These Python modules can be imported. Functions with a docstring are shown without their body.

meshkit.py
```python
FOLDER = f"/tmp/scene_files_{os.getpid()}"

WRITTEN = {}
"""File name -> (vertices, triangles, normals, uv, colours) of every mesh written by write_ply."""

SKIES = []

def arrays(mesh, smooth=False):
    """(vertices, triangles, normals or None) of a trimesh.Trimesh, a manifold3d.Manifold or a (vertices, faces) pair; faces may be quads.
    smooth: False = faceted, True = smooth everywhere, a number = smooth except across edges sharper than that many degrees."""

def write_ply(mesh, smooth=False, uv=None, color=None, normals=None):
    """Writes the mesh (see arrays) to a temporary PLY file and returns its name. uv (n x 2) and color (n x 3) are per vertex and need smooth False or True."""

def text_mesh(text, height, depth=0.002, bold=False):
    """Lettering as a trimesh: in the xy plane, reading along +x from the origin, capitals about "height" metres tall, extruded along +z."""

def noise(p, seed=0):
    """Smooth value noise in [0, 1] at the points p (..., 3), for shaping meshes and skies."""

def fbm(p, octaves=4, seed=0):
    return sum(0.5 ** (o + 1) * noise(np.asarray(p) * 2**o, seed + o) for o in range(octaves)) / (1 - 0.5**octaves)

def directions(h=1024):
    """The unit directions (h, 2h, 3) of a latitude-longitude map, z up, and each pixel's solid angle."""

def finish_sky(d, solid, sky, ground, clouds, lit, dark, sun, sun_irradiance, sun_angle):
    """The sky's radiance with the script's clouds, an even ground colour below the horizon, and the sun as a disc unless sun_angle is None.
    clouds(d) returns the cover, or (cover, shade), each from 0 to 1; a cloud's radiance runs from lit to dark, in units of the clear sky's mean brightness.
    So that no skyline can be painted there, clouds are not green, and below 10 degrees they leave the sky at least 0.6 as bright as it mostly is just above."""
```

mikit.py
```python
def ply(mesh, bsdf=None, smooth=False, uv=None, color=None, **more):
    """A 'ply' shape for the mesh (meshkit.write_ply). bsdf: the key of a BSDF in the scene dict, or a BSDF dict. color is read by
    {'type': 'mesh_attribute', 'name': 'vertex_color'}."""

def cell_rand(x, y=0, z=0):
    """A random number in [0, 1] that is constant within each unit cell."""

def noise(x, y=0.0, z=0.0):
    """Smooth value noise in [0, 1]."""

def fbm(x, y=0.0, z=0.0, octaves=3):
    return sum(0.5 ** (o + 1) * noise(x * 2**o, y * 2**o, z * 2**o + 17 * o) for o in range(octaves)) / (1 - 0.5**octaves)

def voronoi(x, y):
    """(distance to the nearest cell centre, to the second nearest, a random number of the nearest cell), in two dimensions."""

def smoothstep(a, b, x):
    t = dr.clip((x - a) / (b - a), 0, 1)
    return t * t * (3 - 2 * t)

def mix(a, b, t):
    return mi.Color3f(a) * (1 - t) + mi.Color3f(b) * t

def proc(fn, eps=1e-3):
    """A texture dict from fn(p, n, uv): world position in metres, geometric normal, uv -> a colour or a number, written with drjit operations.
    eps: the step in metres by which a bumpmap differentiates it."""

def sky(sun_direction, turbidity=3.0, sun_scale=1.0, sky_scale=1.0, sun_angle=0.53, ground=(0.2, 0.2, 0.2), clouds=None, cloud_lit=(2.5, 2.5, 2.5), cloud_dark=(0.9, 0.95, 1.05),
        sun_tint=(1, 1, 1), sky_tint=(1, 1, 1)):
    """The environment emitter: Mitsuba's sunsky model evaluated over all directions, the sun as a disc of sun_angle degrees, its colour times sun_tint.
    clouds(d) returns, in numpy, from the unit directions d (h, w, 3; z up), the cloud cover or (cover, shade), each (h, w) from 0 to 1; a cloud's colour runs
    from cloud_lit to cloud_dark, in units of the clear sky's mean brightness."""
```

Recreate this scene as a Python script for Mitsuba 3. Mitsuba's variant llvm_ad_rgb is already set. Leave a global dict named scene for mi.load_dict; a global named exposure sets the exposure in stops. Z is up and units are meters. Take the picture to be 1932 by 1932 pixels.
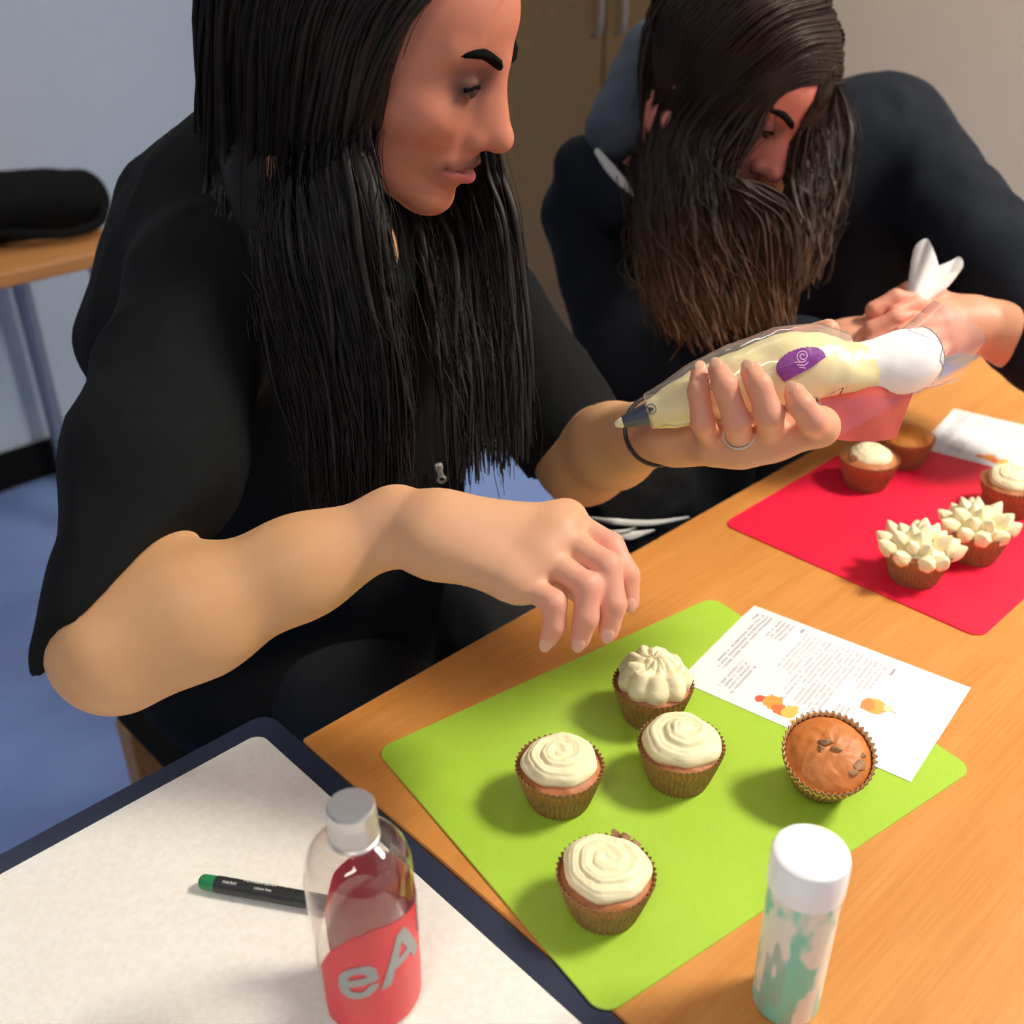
import math, random
import numpy as np, trimesh, drjit as dr, mitsuba as mi
import mikit, meshkit
from mikit import ply, proc, noise, fbm, smoothstep, mix, voronoi
import manifold3d, shapely as shp
T = mi.ScalarTransform4f
A = lambda *p: np.array(p, float)
TOP = 0.74                                  # height of the table tops
E1, E2 = A(.7303, .6831, 0), A(-.6831, .7303, 0)   # along the table's edge, and away from it towards the sitters
UPZ = A(0, 0, 1)

# ---------------------------------------------------------------- camera, lamps, exposure
CAM = A(0, 0, 1.352)
FWD, RIGHT, UPV = A(0, .86646, -.49924), A(.99993, -.0061, -.01059), A(.01222, .49921, .8664)
scene, labels = {}, {}
scene['camera'] = {'type': 'thinlens', 'fov': 51.03, 'fov_axis': 'x', 'aperture_radius': 0.0035, 'focus_distance': 0.83,
                   'near_clip': 0.05, 'far_clip': 50.0,
                   'to_world': T().look_at(origin=CAM.tolist(), target=(CAM + FWD).tolist(), up=UPV.tolist())}
exposure = 0.55
CEIL = 2.75
LAMPS = [(A(1.75, .85), .30, .30, 58.0), (A(-.5, -.9), .6, .15, 10.0), (A(.1, 3.0), .6, .15, 6.0), (A(2.9, 2.6), .6, .15, 5.0), (A(-2.3, 1.6), .6, .15, 8.0)]  # square panel is the key light; the long panels are added as fill
LAMP_TINT = A(1.0, .93, .80)

# ---------------------------------------------------------------- helpers
def rgb(*c): return {'type': 'rgb', 'value': [float(x) for x in c]}
def mat(key, base, rough=.5, two=True, **kw):
    b = {'type': 'principled', 'base_color': rgb(*base) if isinstance(base, (tuple, list, np.ndarray)) else base, 'roughness': rough, **kw}
    scene[key] = {'type': 'twosided', 'bsdf': b} if two else b
    return key
def put(key, mesh, m, smooth=30, label=None, category=None, group=None, kind=None, **kw):
    k, n = key, 0
    while k in scene:
        n += 1; k = f'{key}_{n:03d}'
    scene[k] = ply(mesh, m, smooth=smooth, **kw)
    note(k, label, category, group, kind)
    return k
def put_shape(key, shape, label=None, category=None, group=None, kind=None):
    k, n = key, 0
    while k in scene:
        n += 1; k = f'{key}_{n:03d}'
    scene[k] = shape
    note(k, label, category, group, kind)
    return k
def note(k, label=None, category=None, group=None, kind=None):
    d = {a: b for a, b in (('label', label), ('category', category), ('group', group), ('kind', kind)) if b}
    if d: labels[k] = {**labels.get(k, {}), **d}
_things = {}
def thing(name, label, category, group=None):
    n = _things.get(name, -1) + 1; _things[name] = n
    k = name if n == 0 else f'{name}_{n:03d}'
    note(k, label, category, group)
    return k
def unit(v):
    v = np.asarray(v, float); return v / np.linalg.norm(v)
def frame(origin, x, z):
    """4x4 with x along x, z as near z as it can be."""
    x = unit(x); y = unit(np.cross(z, x)); z = np.cross(x, y)
    M = np.eye(4); M[:3, 0], M[:3, 1], M[:3, 2], M[:3, 3] = x, y, z, origin
    return M
def moved(mesh, M):
    m = mesh.copy(); m.apply_transform(M); return m
def cat(*ms): return trimesh.util.concatenate(list(ms))
def rbox(sx, sy, sz, r=.004, seg=3, center=(0, 0, 0)):
    """A box with rounded edges."""
    s = trimesh.creation.icosphere(subdivisions=2, radius=r)
    pts = np.vstack([s.vertices + A(a * (sx / 2 - r), b * (sy / 2 - r), c * (sz / 2 - r)) for a in (-1, 1) for b in (-1, 1) for c in (-1, 1)])
    m = manifold3d.Manifold.hull_points(pts.astype(np.float32)).to_mesh()
    out = trimesh.Trimesh(m.vert_properties[:, :3], m.tri_verts, process=False); out.apply_translation(center)
    return out
def slab(w, h, t, r, bevel=.0006, n=8):
    """A flat rounded rectangle lying on z=0, top at t."""
    def ring(ins, z):
        pts = []
        for cx, cy, a0 in ((w/2-r, h/2-r, 0), (-w/2+r, h/2-r, 90), (-w/2+r, -h/2+r, 180), (w/2-r, -h/2+r, 270)):
            for k in range(n + 1):
                a = math.radians(a0 + 90 * k / n); pts.append((cx + (r - ins) * math.cos(a), cy + (r - ins) * math.sin(a), z))
        return pts
    R = [ring(bevel, 0), ring(0, bevel), ring(0, t - bevel), ring(bevel, t)]
    N = len(R[0]); v = [p for q in R for p in q]; f = []
    for k in range(3):
        for i in range(N):
            a, b = k*N+i, k*N+(i+1) % N; f += [[a, b, b+N], [a, b+N, a+N]]
    v += [(0, 0, 0), (0, 0, t)]
    for i in range(N):
        f += [[(i+1) % N, i, 4*N], [3*N+i, 3*N+(i+1) % N, 4*N+1]]
    return trimesh.Trimesh(np.array(v), np.array(f), process=False)
def lathe(profile, n=48):
    """Closed surface of revolution about z; profile [(r, z)] from bottom to top."""
    p = np.array(profile, float); a = np.arange(n) * 2 * np.pi / n
    v = np.stack([p[:, None, 0] * np.cos(a), p[:, None, 0] * np.sin(a), np.broadcast_to(p[:, 1:2], (len(p), n))], -1).reshape(-1, 3)
    f = []
    i, j = np.meshgrid(np.arange(len(p) - 1), np.arange(n), indexing='ij')
    q = np.stack([i*n+j, i*n+(j+1) % n, (i+1)*n+(j+1) % n, (i+1)*n+j], -1).reshape(-1, 4)
    f = np.vstack([q[:, [0, 1, 2]], q[:, [0, 2, 3]]])
    m = trimesh.Trimesh(v, f, process=True); m.update_faces(m.nondegenerate_faces()); return m
def grid_mesh(P, wrap=False):
    """P (a, b, 3) -> mesh of quads; wrap closes the second axis."""
    a, b = P.shape[:2]
    i, j = np.meshgrid(np.arange(a - 1), np.arange(b if wrap else b - 1), indexing='ij')
    q = np.stack([i*b+j, i*b+(j+1) % b, (i+1)*b+(j+1) % b, (i+1)*b+j], -1).reshape(-1, 4)
    return trimesh.Trimesh(P.reshape(-1, 3), np.vstack([q[:, [0, 1, 2]], q[:, [0, 2, 3]]]), process=False)
def spline(pts, n):
    """Catmull-Rom through the points (k, ...)."""
    p = np.asarray(pts, float); p = np.concatenate([[2*p[0]-p[1]], p, [2*p[-1]-p[-2]]])
    u = np.linspace(0, len(p) - 3 - 1e-9, n); i = u.astype(int); t = (u - i).reshape((-1,) + (1,) * (p.ndim - 1))
    a, b, c, d = p[i], p[i+1], p[i+2], p[i+3]
    return .5 * (2*b + (c-a)*t + (2*a-5*b+4*c-d)*t**2 + (3*b-a-3*c+d)*t**3)
def tubes(P, rad, sides=6, flat=1.0, flat_dir=None):
    """Many tubes in one mesh: P (m, n, 3), rad (m, n)."""
    P = np.asarray(P, float); rad = np.broadcast_to(rad, P.shape[:2])
    t = np.gradient(P, axis=1); t /= np.linalg.norm(t, axis=2, keepdims=True) + 1e-12
    ref = np.broadcast_to(A(0, 0, 1) if flat_dir is None else np.asarray(flat_dir, float), P.shape)
    if flat_dir is None: ref = np.where(np.abs(t[..., 2:]) > .95, A(1, 0, 0), ref)
    a = np.cross(t, ref); a /= np.linalg.norm(a, axis=2, keepdims=True) + 1e-12
    b = np.cross(t, a)
    ang = np.arange(sides) * 2 * np.pi / sides
    V = P[:, :, None] + rad[:, :, None, None] * (np.cos(ang)[:, None] * a[:, :, None] + flat * np.sin(ang)[:, None] * b[:, :, None])
    m, n = P.shape[:2]
    i, j = np.meshgrid(np.arange(n - 1), np.arange(sides), indexing='ij')
    q = np.stack([i*sides+j, i*sides+(j+1) % sides, (i+1)*sides+(j+1) % sides, (i+1)*sides+j], -1).reshape(-1, 4)
    caps = []
    for k in range(1, sides - 1): caps += [[0, k+1, k], [(n-1)*sides, (n-1)*sides+k, (n-1)*sides+k+1]]
    tri = np.vstack([q[:, [0, 1, 2]], q[:, [0, 2, 3]], np.array(caps)])
    f = (tri[None] + (np.arange(m) * n * sides)[:, None, None]).reshape(-1, 3)
    return trimesh.Trimesh(V.reshape(-1, 3), f[:, ::-1], process=False)
def tube(pts, r, n=40, sides=10):
    P = spline(pts, n); rr = np.interp(np.linspace(0, 1, n), np.linspace(0, 1, np.size(r)), np.atleast_1d(r)) if np.size(r) > 1 else np.full(n, float(r))
    return tubes(P[None], rr[None], sides)
def torus(R, r, M, n=40, s=10, squash=1.0):
    a = np.arange(n) * 2 * np.pi / n; b = np.arange(s) * 2 * np.pi / s
    P = np.stack([(R + r*np.cos(b)[None]) * np.cos(a)[:, None], (R + r*np.cos(b)[None]) * np.sin(a)[:, None] * squash, np.broadcast_to(r*np.sin(b), (n, s))], -1)
    m = grid_mesh(np.concatenate([P, P[:1]]), wrap=True); m.apply_transform(M); return m

# ---------------------------------------------------------------- signed-distance modelling for bodies and cloth
class Field:
    def __init__(s, lo, hi, h):
        s.lo, s.h = np.asarray(lo, float), h
        s.n = np.ceil((np.asarray(hi) - s.lo) / h).astype(int) + 1
        s.d = np.full(s.n, 1.0, np.float32)
    def block(s, lo, hi):
        i0 = np.maximum(np.floor((lo - s.lo) / s.h).astype(int), 0); i1 = np.minimum(np.ceil((hi - s.lo) / s.h).astype(int) + 1, s.n)
        if (i1 <= i0).any(): return None, None
        ax = [(s.lo[k] + s.h * np.arange(i0[k], i1[k])).astype(np.float32) for k in range(3)]
        return tuple(slice(a, b) for a, b in zip(i0, i1)), np.stack(np.meshgrid(*ax, indexing='ij'), -1)
    def mixin(s, fn, lo, hi, k, op='add'):
        sl, p = s.block(np.asarray(lo) - k - 2*s.h, np.asarray(hi) + k + 2*s.h)
        if sl is None: return
        b, a = fn(p), s.d[sl]
        if op == 'add':
            if k <= 0: s.d[sl] = np.minimum(a, b)
            else:
                t = np.clip(.5 + .5*(a - b)/k, 0, 1); s.d[sl] = a*(1-t) + b*t - k*t*(1-t)
        else:
            b = -b; t = np.clip(.5 - .5*(a - b)/max(k, 1e-6), 0, 1); s.d[sl] = a*(1-t) + b*t + k*t*(1-t)
    def cone(s, a, b, ra, rb, k=.01, cut=None, op='add', squash=None):
        a, b = np.asarray(a, float), np.asarray(b, float); ba = b - a; L2 = max(ba @ ba, 1e-12); r = max(ra, rb)
        def fn(p):
            q = p - a.astype(np.float32); t = np.clip(q @ ba.astype(np.float32) / L2, 0, 1)
            w = q - t[..., None] * ba.astype(np.float32)
            if squash is not None:
                ax, f = squash; ax = np.asarray(ax, np.float32); w = w + ((1/f - 1) * (w @ ax))[..., None] * ax
            d = np.sqrt((w*w).sum(-1)) - (ra + (rb - ra) * t)
            if cut is not None:
                p0, nn = cut; d = np.maximum(d, (p - np.asarray(p0, np.float32)) @ np.asarray(nn, np.float32))
            return d
        s.mixin(fn, np.minimum(a, b) - r, np.maximum(a, b) + r, k, op)
    def ball(s, c, r, k=.01, op='add'): s.cone(c, A(*c) + A(0, 0, 1e-5), r, r, k, None, op)
    def ell(s, c, rad, k=.01, R=None, op='add'):
        c, rad = np.asarray(c, float), np.asarray(rad, float); R = np.eye(3) if R is None else np.asarray(R, float)   # rows: axes
        ext = np.sqrt(((R * rad[:, None])**2).sum(0))
        def fn(p):
            q = (p - c.astype(np.float32)) @ R.T.astype(np.float32)
            k0 = np.sqrt(((q / rad.astype(np.float32))**2).sum(-1)); k1 = np.sqrt(((q / (rad**2).astype(np.float32))**2).sum(-1))
            return k0 * (k0 - 1) / np.maximum(k1, 1e-6)
        s.mixin(fn, c - ext, c + ext, k, op)
    def mesh(s):
        D = s.d.copy(); D[[0, -1]] = np.maximum(D[[0, -1]], 1e-4); D[:, [0, -1]] = np.maximum(D[:, [0, -1]], 1e-4); D[:, :, [0, -1]] = np.maximum(D[:, :, [0, -1]], 1e-4)
        D[np.abs(D) < 1e-7] = 1e-7
        S = D < 0; u = S.astype(np.uint8)
        c = sum(u[i:S.shape[0]-1+i, j:S.shape[1]-1+j, k:S.shape[2]-1+k] for i in (0, 1) for j in (0, 1) for k in (0, 1))
        I = np.argwhere((c > 0) & (c < 8)); pos = np.zeros((len(I), 3)); cnt = np.zeros(len(I))
        for ax in range(3):
            o = [x for x in range(3) if x != ax]
            for p in (0, 1):
                for q in (0, 1):
                    off = np.zeros(3, int); off[o[0]], off[o[1]] = p, q; a = I + off; e = np.zeros(3, int); e[ax] = 1; b = a + e
                    va, vb = D[tuple(a.T)], D[tuple(b.T)]; m = (va < 0) != (vb < 0)
                    t = np.where(m, va / np.where(m, va - vb, 1), 0); w = off + t[:, None] * e
                    pos[m] += w[m]; cnt += m
        V = s.lo + s.h * (I + pos / np.maximum(cnt, 1)[:, None])
        ids = np.full(c.shape, -1, np.int32); ids[tuple(I.T)] = np.arange(len(I))
        F = []
        for ax in range(3):
            sl0 = [slice(1, -1)] * 3; sl1 = [slice(1, -1)] * 3; sl0[ax] = slice(0, -1); sl1[ax] = slice(1, None)
            s0, s1 = S[tuple(sl0)], S[tuple(sl1)]; E = np.argwhere(s0 != s1)
            if not len(E): continue
            flip = s0[tuple(E.T)]; base = E.copy(); o = [x for x in range(3) if x != ax]; base[:, o] += 1
            u1, v1 = (ax + 1) % 3, (ax + 2) % 3
            def g(du, dv):
                b = base.copy(); b[:, u1] += du; b[:, v1] += dv; return ids[tuple(b.T)]
            q = np.stack([g(-1, -1), g(0, -1), g(0, 0), g(-1, 0)], 1)
            q[~flip] = q[~flip][:, ::-1]; F.append(q)
        q = np.vstack(F); q = q[(q >= 0).all(1)]
        return trimesh.Trimesh(V, np.vstack([q[:, [0, 1, 2]], q[:, [0, 2, 3]]]), process=False)
def weld(meshes):
    """One watertight mesh of overlapping ones."""
    try:
        ms = [manifold3d.Manifold(manifold3d.Mesh(np.asarray(m.vertices, np.float32), np.asarray(m.faces, np.uint32))) for m in meshes]
        if any(m.status() != manifold3d.Error.NoError for m in ms): raise ValueError
        out = ms[0]
        for m in ms[1:]: out = out + m
        r = out.to_mesh(); return trimesh.Trimesh(r.vert_properties[:, :3], r.tri_verts, process=False)
    except Exception:
        return cat(*meshes)
def relax(m, n=6, cap=.0012):
    """Taubin smoothing that moves no vertex further than cap in one step."""
    from scipy.sparse import coo_matrix
    e = m.edges_unique; N = len(m.vertices); o = np.ones(len(e))
    S = coo_matrix((np.r_[o, o], (np.r_[e[:, 0], e[:, 1]], np.r_[e[:, 1], e[:, 0]])), shape=(N, N)).tocsr(); deg = np.maximum(np.asarray(S.sum(1)).ravel(), 1)
    v = np.array(m.vertices); v0 = v.copy()
    for k in range(2 * n):
        d = (S @ v) / deg[:, None] - v; d *= .5 if k % 2 == 0 else -.52
        l = np.linalg.norm(d, axis=1, keepdims=True); v = v + d * np.minimum(1, cap / np.maximum(l, 1e-12))
    l = np.linalg.norm(v - v0, axis=1, keepdims=True); v = v0 + (v - v0) * np.minimum(1, 3 * cap / np.maximum(l, 1e-12))
    return trimesh.Trimesh(v, m.faces, process=False)
def seg_dist(p, a, b):
    a, b = np.asarray(a, float), np.asarray(b, float); t = np.clip((p - a) @ (b - a) / ((b - a) @ (b - a)), 0, 1)
    return np.linalg.norm(p - a - t[:, None] * (b - a), axis=1)

# ---------------------------------------------------------------- materials
def wood_fn(c0, c1, along, across, fine=180.0):
    ax, ay = [float(x) for x in along[:2]], [float(x) for x in across[:2]]
    def fn(p, n, uv):
        s = p.x * ax[0] + p.y * ax[1]; t = p.x * ay[0] + p.y * ay[1] + .35 * p.z
        g = fbm(s * 5, t * 60, p.z * 20, octaves=3); h = noise(s * 22, t * fine * 3.0)
        w = noise(s * 1.7, t * 7)
        k = dr.clip(.55 * g + .25 * w + .3 * (h - .5), 0, 1)
        return mix(c0, c1, k)
    return fn
mat('mat_wood_top', proc(wood_fn((.55, .21, .042), (.74, .35, .098), E1, E2)), .38, specular=.45)
mat('mat_wood_edge', proc(wood_fn((.42, .17, .05), (.55, .25, .08), E1, E2)), .5)
mat('mat_wood_chair', proc(wood_fn((.30, .13, .03), (.42, .20, .05), UPZ + A(.2, 0, 0), E1)), .45)
mat('mat_wood_dark', proc(wood_fn((.075, .043, .016), (.110, .064, .024), UPZ + E1 * .1, E1)), .5)
mat('mat_laminate', proc(lambda p, n, uv: mix((.83, .80, .70), (.88, .86, .78), noise(p.x * 300, p.y * 300))), .33, specular=.5)
mat('mat_navy', (.022, .030, .060), .45)
mat('mat_steel', (.35, .36, .38), .35, metallic=.9)
def mat_fn(base, dark):
    def fn(p, n, uv):
        return mix(base, dark, .5 * noise(p.x * 900, p.y * 900) + .5 * noise(p.x * 14, p.y * 14))
    return fn
mat('mat_green', proc(mat_fn((.41, .64, .055), (.36, .58, .048))), .42, specular=.4)
mat('mat_red', proc(mat_fn((.90, .018, .060), (.82, .014, .050))), .42, specular=.4)
mat('mat_floor', proc(lambda p, n, uv: mix((.17, .26, .55), (.23, .34, .66), fbm(p.x * 9, p.y * 9, octaves=3))), .45)
mat('mat_wall', proc(lambda p, n, uv: mix((.42, .49, .58), (.46, .53, .62), fbm(p.x * 3, p.y * 3, p.z * 3))), .8)
mat('mat_wall_beige', (.62, .50, .38), .8)
mat('mat_ceiling', (.82, .81, .78), .9)
mat('mat_white_paint', (.75, .74, .70), .5)
mat('mat_black_fabric', proc(lambda p, n, uv: mix((.0035, .0040, .0044), (.0065, .0070, .0076), fbm(p.x * 120, p.y * 120, p.z * 120))), .85, specular=.12)
mat('mat_hoodie', proc(lambda p, n, uv: mix((.0035, .0042, .0047), (.0072, .0078, .0085), fbm(p.x * 160, p.y * 160, p.z * 160))), .9, sheen=.06, specular=.2)
mat('mat_jacket', proc(lambda p, n, uv: mix((.0050, .0075, .0125), (.009, .012, .018), fbm(p.x * 140, p.y * 140, p.z * 140))), .85, sheen=.06, specular=.2)
mat('mat_hood_grey', (.05, .065, .09), .8)
mat('mat_trousers', (.008, .009, .011), .8)
mat('mat_silver', (.55, .54, .50), .4)
mat('mat_skin', {'type': 'mesh_attribute', 'name': 'vertex_color'}, .48, specular=.35)
mat('mat_hair', proc(lambda p, n, uv: mix((.0060, .0052, .0050), (.019, .0135, .0115), fbm(p.x * 90, p.y * 90, p.z * 12))), .50, specular=.22)
mat('mat_hair_brown', proc(lambda p, n, uv: mix(mix((.013, .0082, .0066), (.038, .0195, .0125), fbm(p.x * 90, p.y * 90, p.z * 12)), (.20, .085, .032), smoothstep(1.07, .88, p.z) * (.15 + .85 * noise(p.x * 120, p.y * 120, p.z * 8)))), .5, specular=.22)
mat('mat_nail', (.70, .39, .26), .35, specular=.4)
mat('mat_eye', (.40, .35, .32), .15, specular=.6)
mat('mat_iris', (.010, .006, .004), .15, specular=.6)
mat('mat_brow', (.005, .004, .004), .9, specular=.05)
mat('mat_paper_liner', proc(lambda p, n, uv: mix((.25, .125, .050), (.36, .20, .085), noise(p.x * 500, p.y * 500, p.z * 200) )), .6)
mat('mat_liner_pale', proc(lambda p, n, uv: mix((.70, .53, .28), (.80, .63, .36), noise(p.x * 300, p.y * 300, p.z * 100))), .6)
def cake_fn(a, b):
    def fn(p, n, uv):
        return mix(a, b, fbm(p.x * 260, p.y * 260, p.z * 260, octaves=3))
    return fn
mat('mat_cake', proc(cake_fn((.36, .105, .028), (.54, .20, .06))), .55)
mat('mat_cake_orange', proc(cake_fn((.46, .13, .026), (.62, .22, .05))), .5)
mat('mat_cake_pumpkin', proc(cake_fn((.72, .25, .03), (.85, .36, .06))), .5)
mat('mat_frosting', proc(lambda p, n, uv: mix((.86, .77, .45), (.90, .83, .55), noise(p.x * 400, p.y * 400, p.z * 400))), .42, specular=.4)
mat('mat_nut', proc(cake_fn((.16, .065, .025), (.50, .28, .14))), .6)
mat('mat_cap_metal', (.62, .60, .57), .36, metallic=.75)
mat('mat_black_plastic', (.025, .027, .027), .35)
mat('mat_green_plastic', (.015, .22, .075), .35)
mat('mat_print_grey', (.30, .31, .30), .5)
mat('mat_print_white', (.62, .64, .62), .5)
mat('mat_white_plastic', (.88, .88, .87), .3)
scene['mat_water'] = {'type': 'thindielectric', 'int_ior': 1.5, 'ext_ior': 1.0, 'specular_transmittance': rgb(.93, .91, .88)}

# ---------------------------------------------------------------- the room
def W(a, b, z): return a * E1 + b * E2 + z * UPZ
ROT = frame((0, 0, 0), E1, UPZ)              # local x = E1, y = E2
RA0, RA1, RB0, RB1 = -2.9, 3.3, -2.6, 2.75
def room_box(key, a0, a1, b0, b1, z0, z1, m, **kw):
    b = trimesh.creation.box((a1 - a0, b1 - b0, z1 - z0)); b.apply_translation(((a0+a1)/2, (b0+b1)/2, (z0+z1)/2)); b.apply_transform(ROT)
    return put(key, b, m, smooth=False, **kw)
room_box('floor', RA0, RA1, RB0, RB1, -.1, 0, 'mat_floor', kind='structure', label='blue vinyl floor of the classroom')
room_box('ceiling', RA0, RA1, RB0, RB1, CEIL, CEIL + .1, 'mat_ceiling', kind='structure', label='white ceiling')
room_box('wall_back', RA0, RA1, RB1, RB1 + .1, 0, CEIL, 'mat_wall', kind='structure', label='pale grey blue wall behind the two people')
room_box('wall_right', RA1, RA1 + .1, RB0, RB1, 0, CEIL, 'mat_wall_beige', kind='structure', label='beige wall at the far right')
room_box('wall_left', RA0 - .1, RA0, RB0, RB1, 0, CEIL, 'mat_wall', kind='structure', label='pale wall on the left, out of view')
room_box('wall_front', RA0, RA1, RB0 - .1, RB0, 0, CEIL, 'mat_wall', kind='structure', label='pale wall behind the camera')
room_box('baseboard_back', RA0, 1.15, RB1 - .018, RB1, 0, .10, 'mat_black_fabric', kind='structure', label='dark skirting board along the back wall')
for i, (c, sx, sy, power) in enumerate(LAMPS):
    t = thing('ceiling_lamp', ['flat square ceiling lamp panel above the wooden table', 'long fill lamp panel added behind the camera', 'long fill lamp panel added above the cupboard corner', 'long fill lamp panel added by the beige wall', 'long fill lamp panel added by the left wall'][i], 'lamp', 'ceiling lamps of the room')
    M = ROT.copy(); M[:3, 3] = (c[0], c[1], CEIL)
    put(t + '__housing', moved(rbox(2*sx + .05, 2*sy + .05, .05, .006, center=(0, 0, -.025)), M), 'mat_white_paint', 30)
    scene[t + '__diffuser'] = {'type': 'rectangle', 'to_world': T(M) @ T().translate([0, 0, -.0512]) @ T().rotate([1, 0, 0], 180) @ T().scale([sx, sy, 1]),
                               'bsdf': {'type': 'ref', 'id': 'mat_white_paint'}, 'emitter': {'type': 'area', 'radiance': rgb(*(LAMP_TINT * power))}}
# tall brown cupboard against the back wall
t = thing('cupboard', 'dark brown wooden cupboard standing against the back wall between the two people', 'cupboard')
ca0, ca1, cb0, cb1, ch = 1.75, 3.25, 2.28, 2.74, 1.9
room_box(t + '__body', ca0, ca1, cb0, cb1, .06, ch, 'mat_wood_dark')
room_box(t + '__plinth', ca0 + .02, ca1 - .02, cb0 + .03, cb1, 0, .06, 'mat_black_fabric')
for k in range(2):
    w = (ca1 - ca0) / 2
    d = room_box(t + '__door' + ('' if k == 0 else '_001'), ca0 + k*w + .006, ca0 + (k+1)*w - .006, cb0 - .02, cb0, .08, ch - .02, 'mat_wood_dark')
    hx = ca0 + w + (-.05 if k == 0 else .05)
    put(d + '__handle', tube([W(hx, cb0 - .021, 1.0), W(hx, cb0 - .05, 1.02), W(hx, cb0 - .05, 1.14), W(hx, cb0 - .021, 1.16)], .006), 'mat_steel', True)

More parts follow.
